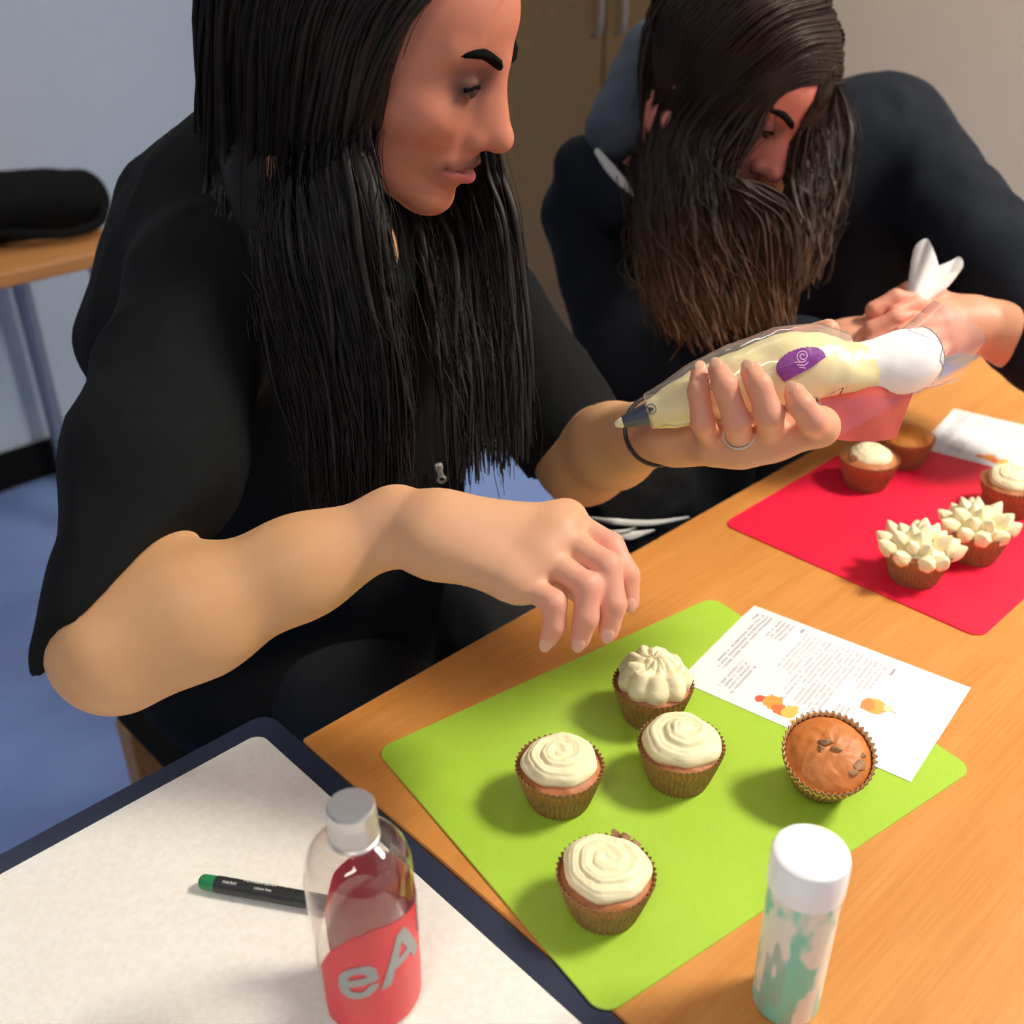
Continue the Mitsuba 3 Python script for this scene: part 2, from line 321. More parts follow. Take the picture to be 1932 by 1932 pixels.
# ---------------------------------------------------------------- the two tables at which the people sit
def table(key, a0, a1, b0, b1, rim, topmat, rimmat, label, thick=.028, r=.004):
    t = thing(key, label, 'table')
    cx, cy = (a0 + a1) / 2, (b0 + b1) / 2
    M = ROT.copy(); M[:3, 3] = W(cx, cy, TOP - thick)
    if rim:
        outer = trimesh.creation.extrude_polygon(shp.box(a0-cx, b0-cy, a1-cx, b1-cy).buffer(-r).buffer(r, 8).difference(shp.box(a0-cx+rim, b0-cy+rim, a1-cx-rim, b1-cy-rim).buffer(-.012).buffer(.012, 8)), thick - .0004, engine='earcut')
        put(t + '__rim', moved(outer, M), rimmat, 30)
        put(t + '__tabletop', moved(slab(a1-a0-2*rim, b1-b0-2*rim, thick, .012, .0008), M), topmat, 30)
    else:
        put(t + '__tabletop', moved(slab(a1-a0, b1-b0, thick, r, .0012), M), topmat, 30)
    put(t + '__apron', moved(cat(*[moved(trimesh.creation.box((sx, sy, .05)), trimesh.transformations.translation_matrix((x, y, -.026)))
        for sx, sy, x, y in ((a1-a0-.16, .022, 0, (b1-b0)/2-.06), (a1-a0-.16, .022, 0, -(b1-b0)/2+.06), (.022, b1-b0-.16, (a1-a0)/2-.06, 0), (.022, b1-b0-.16, -(a1-a0)/2+.06, 0))]), M), 'mat_steel', False)
    for a, b in ((a0+.06, b0+.06), (a1-.06, b0+.06), (a0+.06, b1-.06), (a1-.06, b1-.06)):
        g = put(t + '__leg', lathe([(0, .012), (.016, .012), (.016, TOP-thick-.001), (0, TOP-thick-.001)], 16).apply_translation(W(a, b, 0)), 'mat_steel', 30)
        put(g + '__foot', lathe([(0, 0), (.019, 0), (.019, .018), (.014, .022), (0, .022)], 16).apply_translation(W(a, b, 0)), 'mat_black_plastic', 30)
    return t
table('wooden_table', .3375, 2.25, -.10, .623, 0, 'mat_wood_top', None, 'orange wood table holding the green and red mats')
table('white_table', -1.05, .3355, -.05, .673, .0185, 'mat_laminate', 'mat_navy', 'white table with navy rim holding the pen and the bottle', r=.016)

# ---------------------------------------------------------------- mats and recipe sheets
GM = frame((.1261, .6544, TOP), (math.cos(-.9708), math.sin(-.9708), 0), UPZ)
put('cutting_mat', moved(slab(.298, .381, .0018, .014, .0005), GM), 'mat_green', 30, 'thin lime green cutting mat carrying five cupcakes', 'cutting mat')
RX = unit(A(.212, -.224, 0)); RY = A(-RX[1], RX[0], 0)
RC = A(.234, 1.028, TOP) + .149 * RX + .1905 * RY
RMF = frame(RC, RX, UPZ)
put('cutting_mat', moved(slab(.298, .381, .0018, .014, .0005), RMF), 'mat_red', 30, 'thin bright red cutting mat at the far side of the wood table', 'cutting mat')
def paper_print(blocks, pumpkins):
    def fn(p, n, uv):
        u, v = uv.x, uv.y
        ink = mi.Float(0)
        for (u0, rows, pitch, v0, v1, bold) in blocks:
            q = (u - u0) / pitch; row = dr.floor(q); fr = q - row
            ok = (q > 0) & (q < rows)
            end = v1 - (v1 - v0) * .45 * cell_rand_(row, u0 * 91 + 3)
            ok &= (v > v0) & (v < end) & (fr > .22) & (fr < .72)
            word = cell_rand_(dr.floor(v * 62 + row * 7.3), row + u0 * 37) > .16
            letter = .55 + .45 * cell_rand_(dr.floor(v * 330), row + 5 + u0 * 11)
            ink = dr.maximum(ink, dr.select(ok & word, letter * bold, 0))
        c = mix((.80, .80, .79), (.20, .18, .24), ink * .85)
        for (cu, cv, ru, rv, col, edge) in pumpkins:
            d = dr.square((u - cu) / ru) + dr.square((v - cv) / rv) + (noise(u * 70, v * 50) - .5) * edge
            c = mix(c, col, smoothstep(1.08, .85, d))
        return c
    return fn
cell_rand_ = lambda a, b: mikit.cell_rand(a, b, 7)
PB = [(.035, 1, .024, .07, .16, 1.0), (.060, 3, .021, .06, .98, .9), (.145, 4, .021, .05, .34, .8), (.145, 4, .021, .60, .97, .8), (.255, 1, .022, .05, .14, 1.3),
      (.285, 4, .021, .08, .70, .55), (.375, 9, .021, .08, .98, .6), (.57, 5, .021, .10, .50, .6), (.60, 3, .02, .62, .95, .55), (.69, 1, .022, .10, .2, 1.2)]
def sheet(key, M, w, h, zfn, label, pumpkins):
    n, m = 43, 31
    x, y = np.meshgrid(np.linspace(-w/2, w/2, n), np.linspace(h/2, -h/2, m), indexing='ij')
    P = np.stack([x, y, 0*x, 1 + 0*x], -1) @ M.T; P = P[..., :3]
    P[..., 2] = zfn(P)
    up = P.copy(); g = grid_mesh(up[:, ::-1])
    uv = np.stack([(x + w/2) / w, (h/2 - y) / h], -1)[:, ::-1].reshape(-1, 2)
    k = 'mat_print_%d' % sum(a.startswith('mat_print_') for a in scene)
    mat(k, proc(paper_print(PB, pumpkins)), .6)
    put(key, g, k, True, label, 'paper', uv=uv)
PM = frame((.275, .7473, 0), (math.cos(-.6666), math.sin(-.6666), 0), UPZ)
def over(M, w, h):
    inv = np.linalg.inv(M)
    def fn(P):
        q = np.concatenate([P, np.ones(P.shape[:-1] + (1,))], -1) @ inv.T
        d = np.minimum(w/2 - np.abs(q[..., 0]), h/2 - np.abs(q[..., 1]))
        return TOP + .0006 + .0017 * np.clip((d + .012) / .012, 0, 1)
    return fn
PK = [(.33, .86, .018, .036, (.80, .12, .06), .8), (.385, .845, .036, .075, (.88, .33, .05), .9), (.43, .88, .036, .05, (.90, .17, .05), .7), (.465, .86, .03, .06, (.95, .50, .10), .9), (.50, .93, .010, .02, (.9, .45, .1), .5),
      (.725, .52, .052, .075, (.90, .42, .10), .5), (.70, .53, .03, .06, (.92, .28, .08), .6), (.775, .49, .02, .03, (.75, .78, .40), .9), (.80, .505, .014, .006, (.35, .38, .25), .2)]
sheet('recipe_sheet', PM, .21, .148, over(GM, .298, .381), 'white printed recipe sheet with pumpkin pictures lying across the green mat corner', PK)
t1, t2 = A(*(0.6013, 1.3268, 0.7400)), A(*(0.5293, 1.2312, 0.7400))
sy_ = unit(t1 - t2); sx_ = A(sy_[1], -sy_[0], 0)
P2 = frame(t1 - .074 * sy_ + .105 * sx_, sx_, UPZ); P2[2, 3] = 0
sheet('recipe_sheet', P2, .21, .148, over(RMF, .298, .381), 'white printed recipe sheet lying on the far corner of the red mat', PK)

# ---------------------------------------------------------------- cupcakes
rng = np.random.default_rng(5)
def liner_mesh(s, rim=.0, n=44):
    z = np.array([0, 0, .003, .012, .022, .031, .036 + rim]); r0 = np.array([.0, .0225, .0238, .0266, .0295, .0320, .0335 + rim*.25])
    a = np.arange(n * 4) * 2 * np.pi / (n * 4); tri = np.abs(((a * n / 2 / np.pi) % 1) - .5) * 4 - 1
    out = []
    for zz, rr in zip(z, r0):
        amp = .0011 * min(1, rr / .03) if rr > 0 else 0
        out.append(np.stack([(rr + amp * tri) * np.cos(a), (rr + amp * tri) * np.sin(a), np.full_like(a, zz) + (tri * .0006 if zz > .035 else 0)], -1))
    for zz, rr in ((.0358 + rim, .0329 + rim*.25), (.030, .0312)):
        out.append(np.stack([(rr + .0011 * tri) * np.cos(a), (rr + .0011 * tri) * np.sin(a), np.full_like(a, zz)], -1))
    m = grid_mesh(np.array(out), wrap=True); m.faces = m.faces[:, ::-1]; m.apply_scale(s); m.fix_normals(); return m
def cake_mesh(s, dome=.010, seed=0, tilt=0):
    n, k = 72, 20
    a = np.arange(n) * 2 * np.pi / n; ph = np.linspace(0, np.pi / 2, k)
    P = np.stack([.0322 * np.sin(ph)[:, None] * np.cos(a), .0322 * np.sin(ph)[:, None] * np.sin(a), (.031 + dome * np.cos(ph))[:, None] + 0 * a], -1)
    P = np.concatenate([P, np.stack([.024 * np.cos(a), .024 * np.sin(a), 0*a + .010], -1)[None], np.zeros((1, n, 3)) + A(0, 0, .010)])
    d = meshkit.fbm(P * 170 + seed * 9, 3) - .5
    P[:k, :, 2] += d[:k] * .0035
    m = grid_mesh(P, wrap=True); m.apply_scale(s); m.fix_normals(); return m
def frosting_swirl(R, H, z0, turns, amp, seed, scallop=0.0, nsc=9, peak=0.0, skew=0.0):
    n, k = 150, 56
    r = np.random.default_rng(seed)
    a = np.arange(n) * 2 * np.pi / n; ph = np.linspace(0, .60 * np.pi, k)[:, None]
    out = 1 + .035 * np.sin(2 * a + r.uniform(0, 6)) + .03 * np.sin(3 * a + r.uniform(0, 6)) + .02 * np.sin(7 * a + r.uniform(0, 6)) + scallop * np.abs(np.sin(nsc * a / 2 + r.uniform(0, 6)))
    rho = np.sin(np.minimum(ph, np.pi/2)) ** .85 * np.where(ph > np.pi/2, 1 - .12 * (ph - np.pi/2)**1.0, 1)
    phase = turns * rho - a / (2 * np.pi) + .05 * np.sin(3 * a)
    ridge = np.abs(np.sin(np.pi * phase)) ** .7
    fine = .35 * np.abs(np.sin(3 * np.pi * phase + 1.0)) if scallop < .05 else .0
    star = (np.abs(np.sin(nsc * a / 2 + 5.5 * rho)) ** .8 if scallop >= .05 else 0)
    w = np.clip(rho * 5, 0, 1) * np.clip((1.02 - rho) * 3, .35, 1)
    disp = amp * w * (ridge + fine + star * 1.1 - .5)
    rr = R * rho * out + disp * .5 * np.sin(ph)
    z = z0 + H * np.cos(ph) * (1 + .0*a) + disp * .9 + peak * np.exp(-(rho / .25) ** 2) * (1 + .3*np.cos(a))
    rough = meshkit.fbm(np.stack([rr * np.cos(a) * 260, rr * np.sin(a) * 260, z * 260], -1), 2, seed) - .5
    z = z + rough * .0011
    P = np.stack([rr * np.cos(a) + skew * (z - z0), rr * np.sin(a), z], -1)
    m = grid_mesh(P, wrap=True); m.fix_normals(); return m
def kiss(R, H, points=6, twist=.9):
    n, k = 36, 16
    a = np.arange(n) * 2 * np.pi / n; s = np.linspace(0, 1, k)[:, None]
    r = R * np.clip(1 - s, 0, 1) ** .62 * (1 + .30 * np.sin(np.pi * s)) * (1 + .05 * np.cos(points * a + twist * s * 4))
    return grid_mesh(np.stack([r * np.cos(a), r * np.sin(a), H * s + 0 * a], -1), wrap=True)
def frosting_kisses(seed, R=.029, z0=.036, dome=.010):
    r = np.random.default_rng(seed); ms = []
    base = frosting_swirl(R * .95, dome, z0 - .002, 2, .001, seed); ms.append(base)
    for ring, cnt in ((1.0, 10), (.60, 7), (.20, 3)):
        for i in range(cnt):
            an = 2 * np.pi * (i + r.uniform(-.2, .2)) / max(cnt, 1) + ring * 2
            q = A(R * ring * math.cos(an), R * ring * math.sin(an), z0 + dome * math.sqrt(max(0, 1 - ring * ring * .98)) - .003)
            up = unit(A(math.cos(an) * ring * 1.1, math.sin(an) * ring * 1.1, .75 + .3 * r.uniform()))
            m = kiss(r.uniform(.0072, .0086), r.uniform(.014, .020)); m.apply_transform(frame(q, np.cross(up, A(.3, .9, .1)), up)); ms.append(m)
    m = cat(*ms); m.fix_normals(); return m
def nut_mesh(r, seed):
    g = np.random.default_rng(seed); p = g.normal(size=(16, 3)); p /= np.linalg.norm(p, axis=1)[:, None]
    m = manifold3d.Manifold.hull_points((p * r * g.uniform(.7, 1.2, (16, 1)) * A(1.2, 1, .8)).astype(np.float32)).to_mesh()
    return trimesh.Trimesh(m.vert_properties[:, :3], m.tri_verts, process=False)
def cupcake(pos, label, group, frost=None, cake='mat_cake', liner='mat_paper_liner', s=1.0, rot=0.0, tilt=None, nuts=(), rim=0.0, dome=.010, lift=0.0, clift=0.0):
    t = thing('cupcake', label, 'cupcake', group)
    M = np.eye(4); c_, s_ = math.cos(rot), math.sin(rot); M[:2, :2] = [[c_, -s_], [s_, c_]]
    if tilt is not None:
        M = trimesh.transformations.rotation_matrix(tilt[0], tilt[1]) @ M
    M[:3, 3] = A(pos[0], pos[1], TOP + .0018 + lift)
    put(t + '__liner', moved(liner_mesh(s, rim), M), liner, 25)
    put(t + '__cake', moved(cake_mesh(s, dome, seed=int(pos[0] * 1000)).apply_translation((0, 0, clift)), M), cake, 40)
    if rim > .003:
        a = np.arange(176) * 2 * np.pi / 176; tri = np.abs(((a * 44 / 2 / np.pi) % 1) - .5) * 4 - 1
        rm = np.stack([np.stack([(r_ + .0010 * tri) * np.cos(a), (r_ + .0010 * tri) * np.sin(a), z_ + 0*a], -1) for r_, z_ in ((.0322, .030), (.0334, .036 + rim), (.0339, .0364 + rim))])
        put(t + '__liner__rim', moved(grid_mesh(rm, wrap=True), M), 'mat_liner_pale', 25, label='pale inner rim')
    if frost is not None:
        f = frost.copy(); f.apply_scale(s); put(t + '__frosting', moved(f, M), 'mat_frosting', 50)
    for i, (x, y, z, r) in enumerate(nuts):
        m = nut_mesh(r, i + int(pos[0] * 500)); m.apply_translation((x, y, z)); m.apply_scale(s); put(t + '__walnut_piece', moved(m, M), 'mat_nut', False)
    return t
GG, RG = 'cupcakes on the green mat', 'cupcakes on the red mat'
cupcake((0.0607, 0.5075, 0.7400), 'frosted cupcake nearest the camera, flat spiral of cream and a nut at its back edge', GG, frosting_swirl(.0290, .0105, .039, 3.2, .0022, 3), s=1.0, rot=2.2, cake='mat_cake', nuts=[(.012, -.0285, .040, .004), (.004, -.030, .0395, .0035), (.019, -.025, .040, .003)])
cupcake((0.0340, 0.6115, 0.7400), 'leftmost cupcake on the green mat, with a creased flat cream spiral', GG, frosting_swirl(.0280, .0105, .039, 2.6, .0030, 8), rot=.6)
cupcake((0.1295, 0.6330, 0.7400), 'cupcake with smooth rings of cream around a central bump, mid green mat', GG, frosting_swirl(.0295, .0125, .038, 1.9, .0034, 12, peak=.005), rot=2.9)
cupcake((0.1168, 0.7082, 0.7400), 'cupcake with a tall star piped cream rosette at the back of the green mat', GG, frosting_swirl(.0268, .0165, .040, 1.6, .0040, 21, scallop=.17, nsc=9, peak=.004), rot=.3, cake='mat_cake', nuts=[(.026, -.010, .0395, .0045), (.024, -.016, .039, .003)])
cupcake((0.2397, 0.6253, 0.7400), 'unfrosted brown orange cupcake with nut pieces and no cream beside the recipe sheet', GG, None, cake='mat_cake_orange', liner='mat_paper_liner', rim=.0045, clift=.0025, tilt=(math.radians(22), A(1, -.15, 0)), dome=.016, lift=.0080,
        nuts=[(-.003, .004, .0500, .0046), (.003, -.002, .0498, .0040), (-.007, .000, .0492, .0034), (.018, -.013, .0440, .0052), (.022, -.006, .0430, .0040), (.013, -.018, .0440, .0036)])
cupcake((0.4187, 1.1148, 0.7400), 'pale cupcake with a small smooth cream cap at the back of the red mat', RG, frosting_swirl(.0235, .0105, .038, 1.5, .0018, 31, skew=.3), liner='mat_paper_liner', cake='mat_cake', rot=1.0, nuts=[(-.018, .014, .040, .006)])
cupcake((0.4793, 1.1706, 0.7400), 'unfrosted orange cupcake standing on the red mat beside the far recipe sheet', RG, None, cake='mat_cake_pumpkin', liner='mat_paper_liner', rim=0, dome=.013, clift=.0025)
cupcake((0.4094, 0.9152, 0.7400), 'cupcake topped with many spiky cream blobs at the front edge of the red mat', RG, frosting_kisses(41), liner='mat_paper_liner', s=1.0)
cupcake((0.4845, 0.9560, 0.7400), 'cupcake topped with rounded cream blobs, second from the front on the red mat', RG, frosting_kisses(47, R=.026), liner='mat_paper_liner', s=1.02)
cupcake((0.5595, 1.0497, 0.7400), 'cream topped cupcake at the right edge of the picture on the red mat', RG, frosting_swirl(.0265, .0125, .038, 2.0, .002, 52), liner='mat_paper_liner', s=1.02)

# ---------------------------------------------------------------- bottle, tub and pen in the foreground
t = thing('bottle', 'clear plastic bottle with a silver screw cap and red label', 'bottle')
BC = A(-.093, .442, TOP + .0003)
BM = frame(BC, (1, 0, 0), UPZ)
prof = [(0, 0), (.024, 0), (.0295, .003), (.0312, .010), (.0318, .03), (.0322, .09), (.0322, .112), (.0316, .120), (.0298, .128), (.0262, .1345), (.0205, .1390), (.0155, .1415), (.0135, .1435), (.0130, .147), (.0130, .152), (0, .152)]
put(t + '__body', moved(lathe(prof, 96), BM), 'mat_water', 40)
def rad_at(z): return np.interp(z, [q[1] for q in prof[1:10]], [q[0] for q in prof[1:10]])
ribs = [(0, .1430), (.0150, .1430), (.0152, .1445), (.0141, .1452), (.0141, .1465)]
for z in np.arange(.147, .160, .0035): ribs += [(.0141, z), (.0145, z + .0009), (.0145, z + .0020), (.0141, z + .0028)]
ribs += [(.0142, .1640), (.0140, .1668), (.0130, .1682), (0, .1684)]
put(t + '__cap', moved(lathe(ribs, 64), BM), 'mat_cap_metal', 30)
phc = math.radians(-56)
def wrap(phi, z, r): return BC + np.stack([r * np.cos(phi), r * np.sin(phi), z], -1)
pd = np.linspace(-140, 150, 110); ph = np.radians(pd); top = np.interp(pd, [-140, -120, -95, -70, -40, 0, 40, 90, 130, 150], [.058, .080, .095, .101, .098, .092, .096, .099, .085, .060])
P = np.stack([wrap(ph, .008 + (top - .008) * k, rad_at(.008 + (top - .008) * k) + .0004) for k in np.linspace(0, 1, 40)])
mat('mat_label_red', proc(lambda p, n, uv: mix((.68, .022, .040), (.60, .05, .05), noise(p.x * 60, p.z * 60))), .4)
lab = put(t + '__label', grid_mesh(P), 'mat_label_red', True, label='red label')
def bend(mesh, x0, z0, shear, r):
    v = np.array(mesh.vertices); x = v[:, 0]; ph = phc + math.radians(x0) + x / .0326; r = rad_at(z0 + v[:, 1] + shear * x) + .0006
    return trimesh.Trimesh(wrap(ph, z0 + v[:, 1] + shear * x, r + v[:, 2]), mesh.faces, process=False)
txt = meshkit.text_mesh('eAUV', .034, .0004, bold=True); txt = trimesh.Trimesh(*trimesh.remesh.subdivide_to_size(txt.vertices, txt.faces, .003), process=False)
put(lab + '__lettering', bend(txt, -62, .040, .30, .0327), 'mat_print_grey', False, label='large grey letters')

t = thing('sprinkle_tub', 'slim white tub with a white lid and green patterned sides', 'tub')
UC = A(.170, .436, TOP + .0003)
def tub_fn(p, n, uv):
    a = dr.atan2(p.y - float(UC[1]), p.x - float(UC[0])); z = p.z - TOP
    k = smoothstep(.50, .60, fbm(a * 1.6 + 4.0, z * 34 + 1.7, 2.3)); k2 = smoothstep(.52, .62, fbm(a * 2.3 + 9.0, z * 22, 5.1))
    c = mix((.80, .74, .62), (.22, .60, .45), k)
    return mix(c, (.30, .48, .36), k2 * .8)
mat('mat_tub', proc(tub_fn), .35)
put(t + '__body', moved(lathe([(0, 0), (.0190, 0), (.0202, .001), (.0208, .004), (.0212, .06), (.0216, .108), (0, .108)], 64), frame(UC, (1, 0, 0), UPZ)), 'mat_tub', 30)
put(t + '__lid', moved(lathe([(0, .106), (.0222, .106), (.0226, .1075), (.0228, .118), (.0226, .130), (.0216, .1325), (.0195, .1335), (.0185, .1328), (0, .1328)], 64), frame(UC, (1, 0, 0), UPZ)), 'mat_white_plastic', 40)

t = thing('marker_pen', 'black marker pen with a green end lying on the white table', 'pen')
p0, p1 = A(*(-0.2243, 0.5315, 0.7450)), A(*(-0.1468, 0.5141, 0.7450))
px_ = unit((p1 - p0) * A(1, 1, 0)); MP = frame(A(p0[0], p0[1], TOP + .0059), px_, UPZ)
rotx = np.array([[0, 0, 1, 0], [0, 1, 0, 0], [-1, 0, 0, 0], [0, 0, 0, 1.0]])
def along(prof, n=32): return moved(lathe(prof, n), MP @ rotx)
put(t + '__end_plug', along([(0, -.001), (.0035, -.0006), (.0050, .001), (.0054, .004), (.0054, .0125), (0, .0125)]), 'mat_green_plastic', 40, label='green end')
put(t + '__barrel', along([(0, .0115), (.0056, .0115), (.0058, .013), (.0058, .070), (.0052, .0706), (0, .0706)]), 'mat_black_plastic', 40)
put(t + '__cap', along([(0, .070), (.0054, .070), (.0058, .071), (.0056, .101), (.0042, .106), (0, .1065)]), 'mat_black_plastic', 40)
def pen_text(s, h, x0, ang):
    m = meshkit.text_mesh(s, h, .00025); v = np.array(m.vertices); y = v[:, 1] / .0058 + ang
    loc = np.stack([x0 + v[:, 0], -(.0058 + v[:, 2]) * np.cos(y + np.pi/2), (.0058 + v[:, 2]) * np.sin(y + np.pi/2), np.ones(len(v))], -1)
    return trimesh.Trimesh((loc @ MP.T)[:, :3], m.faces, process=False)
put(t + '__lettering', cat(pen_text('PERMANENT', .0030, .032, .25), pen_text('marker', .0024, .018, -.45), pen_text('xylene free', .0018, .042, -.5)), 'mat_print_white', False, label='pale lettering')

# ---------------------------------------------------------------- people: shared builders
def head_mesh(h=.0018, open_mouth=.0020, lids=.0036):
    F = Field((-.125, -.098, -.215), (.135, .098, .135), h)
    F.ell((-.012, 0, .035), (.093, .074, .083), 0)
    F.ell((.035, 0, .045), (.054, .061, .052), .03)
    F.ell((.040, 0, -.022), (.047, .055, .074), .03)
    F.ell((.064, 0, -.022), (.030, .033, .048), .02); F.ell((.052, 0, .050), (.042, .052, .040), .02)
    F.cone((-.030, 0, -.05), (-.012, 0, -.195), .048, .050, .02)
    F.ball((.071, 0, -.097), .0165, .022)
    for s in (-1, 1):
        F.cone((.066, s*.012, -.094), (.004, s*.050, -.060), .0135, .016, .025)
        F.ell((.058, s*.042, -.014), (.023, .021, .017), .02)
        F.cone((.085, s*.010, .029), (.068, s*.045, .031), .0085, .0075, .014)
        F.ell((-.016, s*.067, .003), (.016, .006, .028), .006)
    for s in (-1, 1): F.ball((.0965, s*.033, .0125), .0125, .010, 'sub')
    F.cone((.088, 0, .022), (.107, 0, -.019), .0085, .0098, .016); F.cone((.082, 0, .010), (.096, 0, -.020), .010, .014, .014)
    F.ball((.1125, 0, -.0235), .0090, .007)
    for s in (-1, 1): F.ball((.0955, s*.0118, -.0275), .0080, .007)
    F.ell((.080, 0, -.057), (.0185, .026, .022), .014)
    for s in (-1, 1):
        F.cone((.0965, s*.0045, -.0500), (.079, s*.0265, -.0560), .0056, .0030, .004)
        F.cone((.0955, 0, -.0628 - open_mouth), (.080, s*.0235, -.0590), .0064, .0030, .004)
        F.ball((.105, s*.0058, -.0352), .0034, .002, 'sub')
    for s in (-1, 1): F.cone((.105, 0, -.0565), (.0835, s*.0255, -.0575), .0014 + open_mouth, .0014, .002, op='sub')
    for s in (-1, 1):
        F.ball((.0775, s*.031, .0108), .0131, .004)
        F.ell((.0930, s*.031, .0098), (.0085, .0128, lids), .001, op='sub')
    return relax(F.mesh(), 4)
LOW = .79
def jaw(v):
    """Shortens the lower face (below the nose)."""
    v = np.array(v, float); z = v[..., 2]; v[..., 2] = np.where(z < -.034, -.034 + (z + .034) * np.where(z > -.13, LOW, LOW), z); return v
def skin_color(v, base, spots):
    """v local points; spots: (a, b, radius, colour, strength)"""
    c = np.tile(np.asarray(base, float), (len(v), 1))
    n = meshkit.fbm(v * 38, 3)[:, None]; c = c * (.94 + .12 * n)
    for a, b, r, col, k in spots:
        w = (np.clip(1 - seg_dist(v, a, b) / r, 0, 1) ** 1.3 * k)[:, None]
        c = c * (1 - w) + np.asarray(col, float) * w
    return np.clip(c, 0, 1)
def head_spots(shade_and_lip, red, dark):
    S = []
    for s in (-1, 1):
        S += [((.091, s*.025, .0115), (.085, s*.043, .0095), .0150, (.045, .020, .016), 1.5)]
        S += [((.101, 0, -.0485), (.083, s*.0225, -.0545), .0112, shade_and_lip[0], 2.0), ((.100, 0, -.0650), (.083, s*.0215, -.0600), .0080, shade_and_lip[1], 1.7)]  # first colour paints the shadow under the nose and on the upper lip
        S += [((.070, s*.043, -.018), (.066, s*.040, -.03), .03, red, .45), ((.090, s*.020, .022), (.080, s*.044, .020), .019, dark, .95), ((.09, s*.026, -.002), (.082, s*.040, .0), .018, dark, .9)]  # dark spots paint shading into the eye sockets
    S += [((.108, 0, -.01), (.113, 0, -.028), .02, red, .6)]
    return S
def face_parts(t, M, sc):
    for s in (-1, 1):
        c = (M @ A(.0772, s*.031, .0106, 1))[:3]
        e = trimesh.creation.icosphere(3, .0118 * sc); e.apply_translation(c); k = put(t + '__eye', e, 'mat_eye', True)
        iris = trimesh.creation.icosphere(3, .0078 * sc); iris.apply_translation((M @ A(.0835, s*.031, .0096, 1))[:3]); put(k + '__iris', iris, 'mat_iris', True, label='dark iris')
        b = tubes(spline([(.0935, s*.010, .0250), (.0920, s*.021, .0315), (.0848, s*.0395, .0356), (.0650, s*.0565, .0275)], 24)[None], np.interp(np.linspace(0, 1, 24), [0, .25, .7, 1], [.0050, .0075, .0065, .0020])[None], 8, .55)
        put(t + '__eyebrow', moved(b, M), 'mat_brow', True, label='thick dark eyebrow')
        l = tubes(spline([(.0885, s*.0205, .0095), (.0902, s*.031, .0126), (.0848, s*.0428, .0098)], 16)[None], np.full((1, 16), .0015), 6)
        put(t + '__eyelashes', moved(l, M), 'mat_brow', True, label='dark eyelashes')
def head_pose(nose, fwd, up, sc):
    """nose: world position of the nose tip."""
    M = frame((0, 0, 0), fwd, up); M[:3, :3] *= sc
    M[:3, 3] = nose - M[:3, :3] @ A(.1185, 0, -.0255)
    return M
def finger(F, joints, radii, k=.0035):
    for (a, b), (ra, rb) in zip(zip(joints[:-1], joints[1:]), zip(radii[:-1], radii[1:])): F.cone(a, b, ra, rb, k)
def palm(F, wrist, mcps, rw, rm, k=.016):
    for m in mcps: F.cone(wrist, m, rw, rm, k)
    for a, b in zip(mcps[:-1], mcps[1:]): F.cone(a, b, rm, rm, k)
def bounds_of(pts, pad):
    p = np.array(pts); return p.min(0) - pad, p.max(0) + pad
def cloth_folds(m, amp, fr, seed, stretch=(1, 1, 1)):
    v = np.array(m.vertices); n = np.array(m.vertex_normals)
    d = meshkit.fbm(v * fr * np.array(stretch), 3, seed) - .5; d2 = 1 - 2 * np.abs(meshkit.noise(v * fr * 1.6 * np.array(stretch), seed + 9) - .5)
    return trimesh.Trimesh(v + n * (np.asarray(amp) * (1.1 * d + .5 * (d2 - .5)))[:, None], m.faces, process=False)
def locks(guides, count, seed, r0=.0030, r1=.0006, wav=.004, jit=.006, n=34, sides=6, flat=.55, fr=3.0, push=None):
    """Hair locks: each follows a curve blended between neighbouring guide curves (list of point lists)."""
    g = np.random.default_rng(seed)
    G = np.array([spline(np.array(q, float), n) for q in guides])
    s = np.sort(g.uniform(0, len(G) - 1 - 1e-6, count)); i = s.astype(int); t = (s - i)[:, None, None]
    P = G[i] * (1 - t) + G[i + 1] * t
    u = np.linspace(0, 1, n)
    ph = g.uniform(0, 6.28, (count, 3, 1)); am = g.normal(0, 1, (count, 3, 1))
    P = P + (g.normal(0, jit, (count, 1, 3)) * np.clip(u * 2.5, .25, 1)[None, :, None])
    P = P + (am * np.sin(2 * np.pi * fr * u + ph)).transpose(0, 2, 1) * wav * np.clip(u * 1.3, 0, 1)[None, :, None]
    if push is not None: P = push(P)
    L = 1 - .32 * g.uniform(0, 1, count) ** 1.6
    idx = u[None] * L[:, None] * (n - 1); a = np.minimum(idx.astype(int), n - 2); f = (idx - a)[..., None]
    rows = np.arange(count)[:, None]; P = P[rows, a] * (1 - f) + P[rows, a + 1] * f
    rad = g.uniform(.6, 1.25, count)[:, None] * np.interp(u, [0, .15, .6, .92, 1], [r0*.7, r0, r0*.85, (r0+r1)*.4, r1])[None]
    return tubes(P, rad, sides, flat)

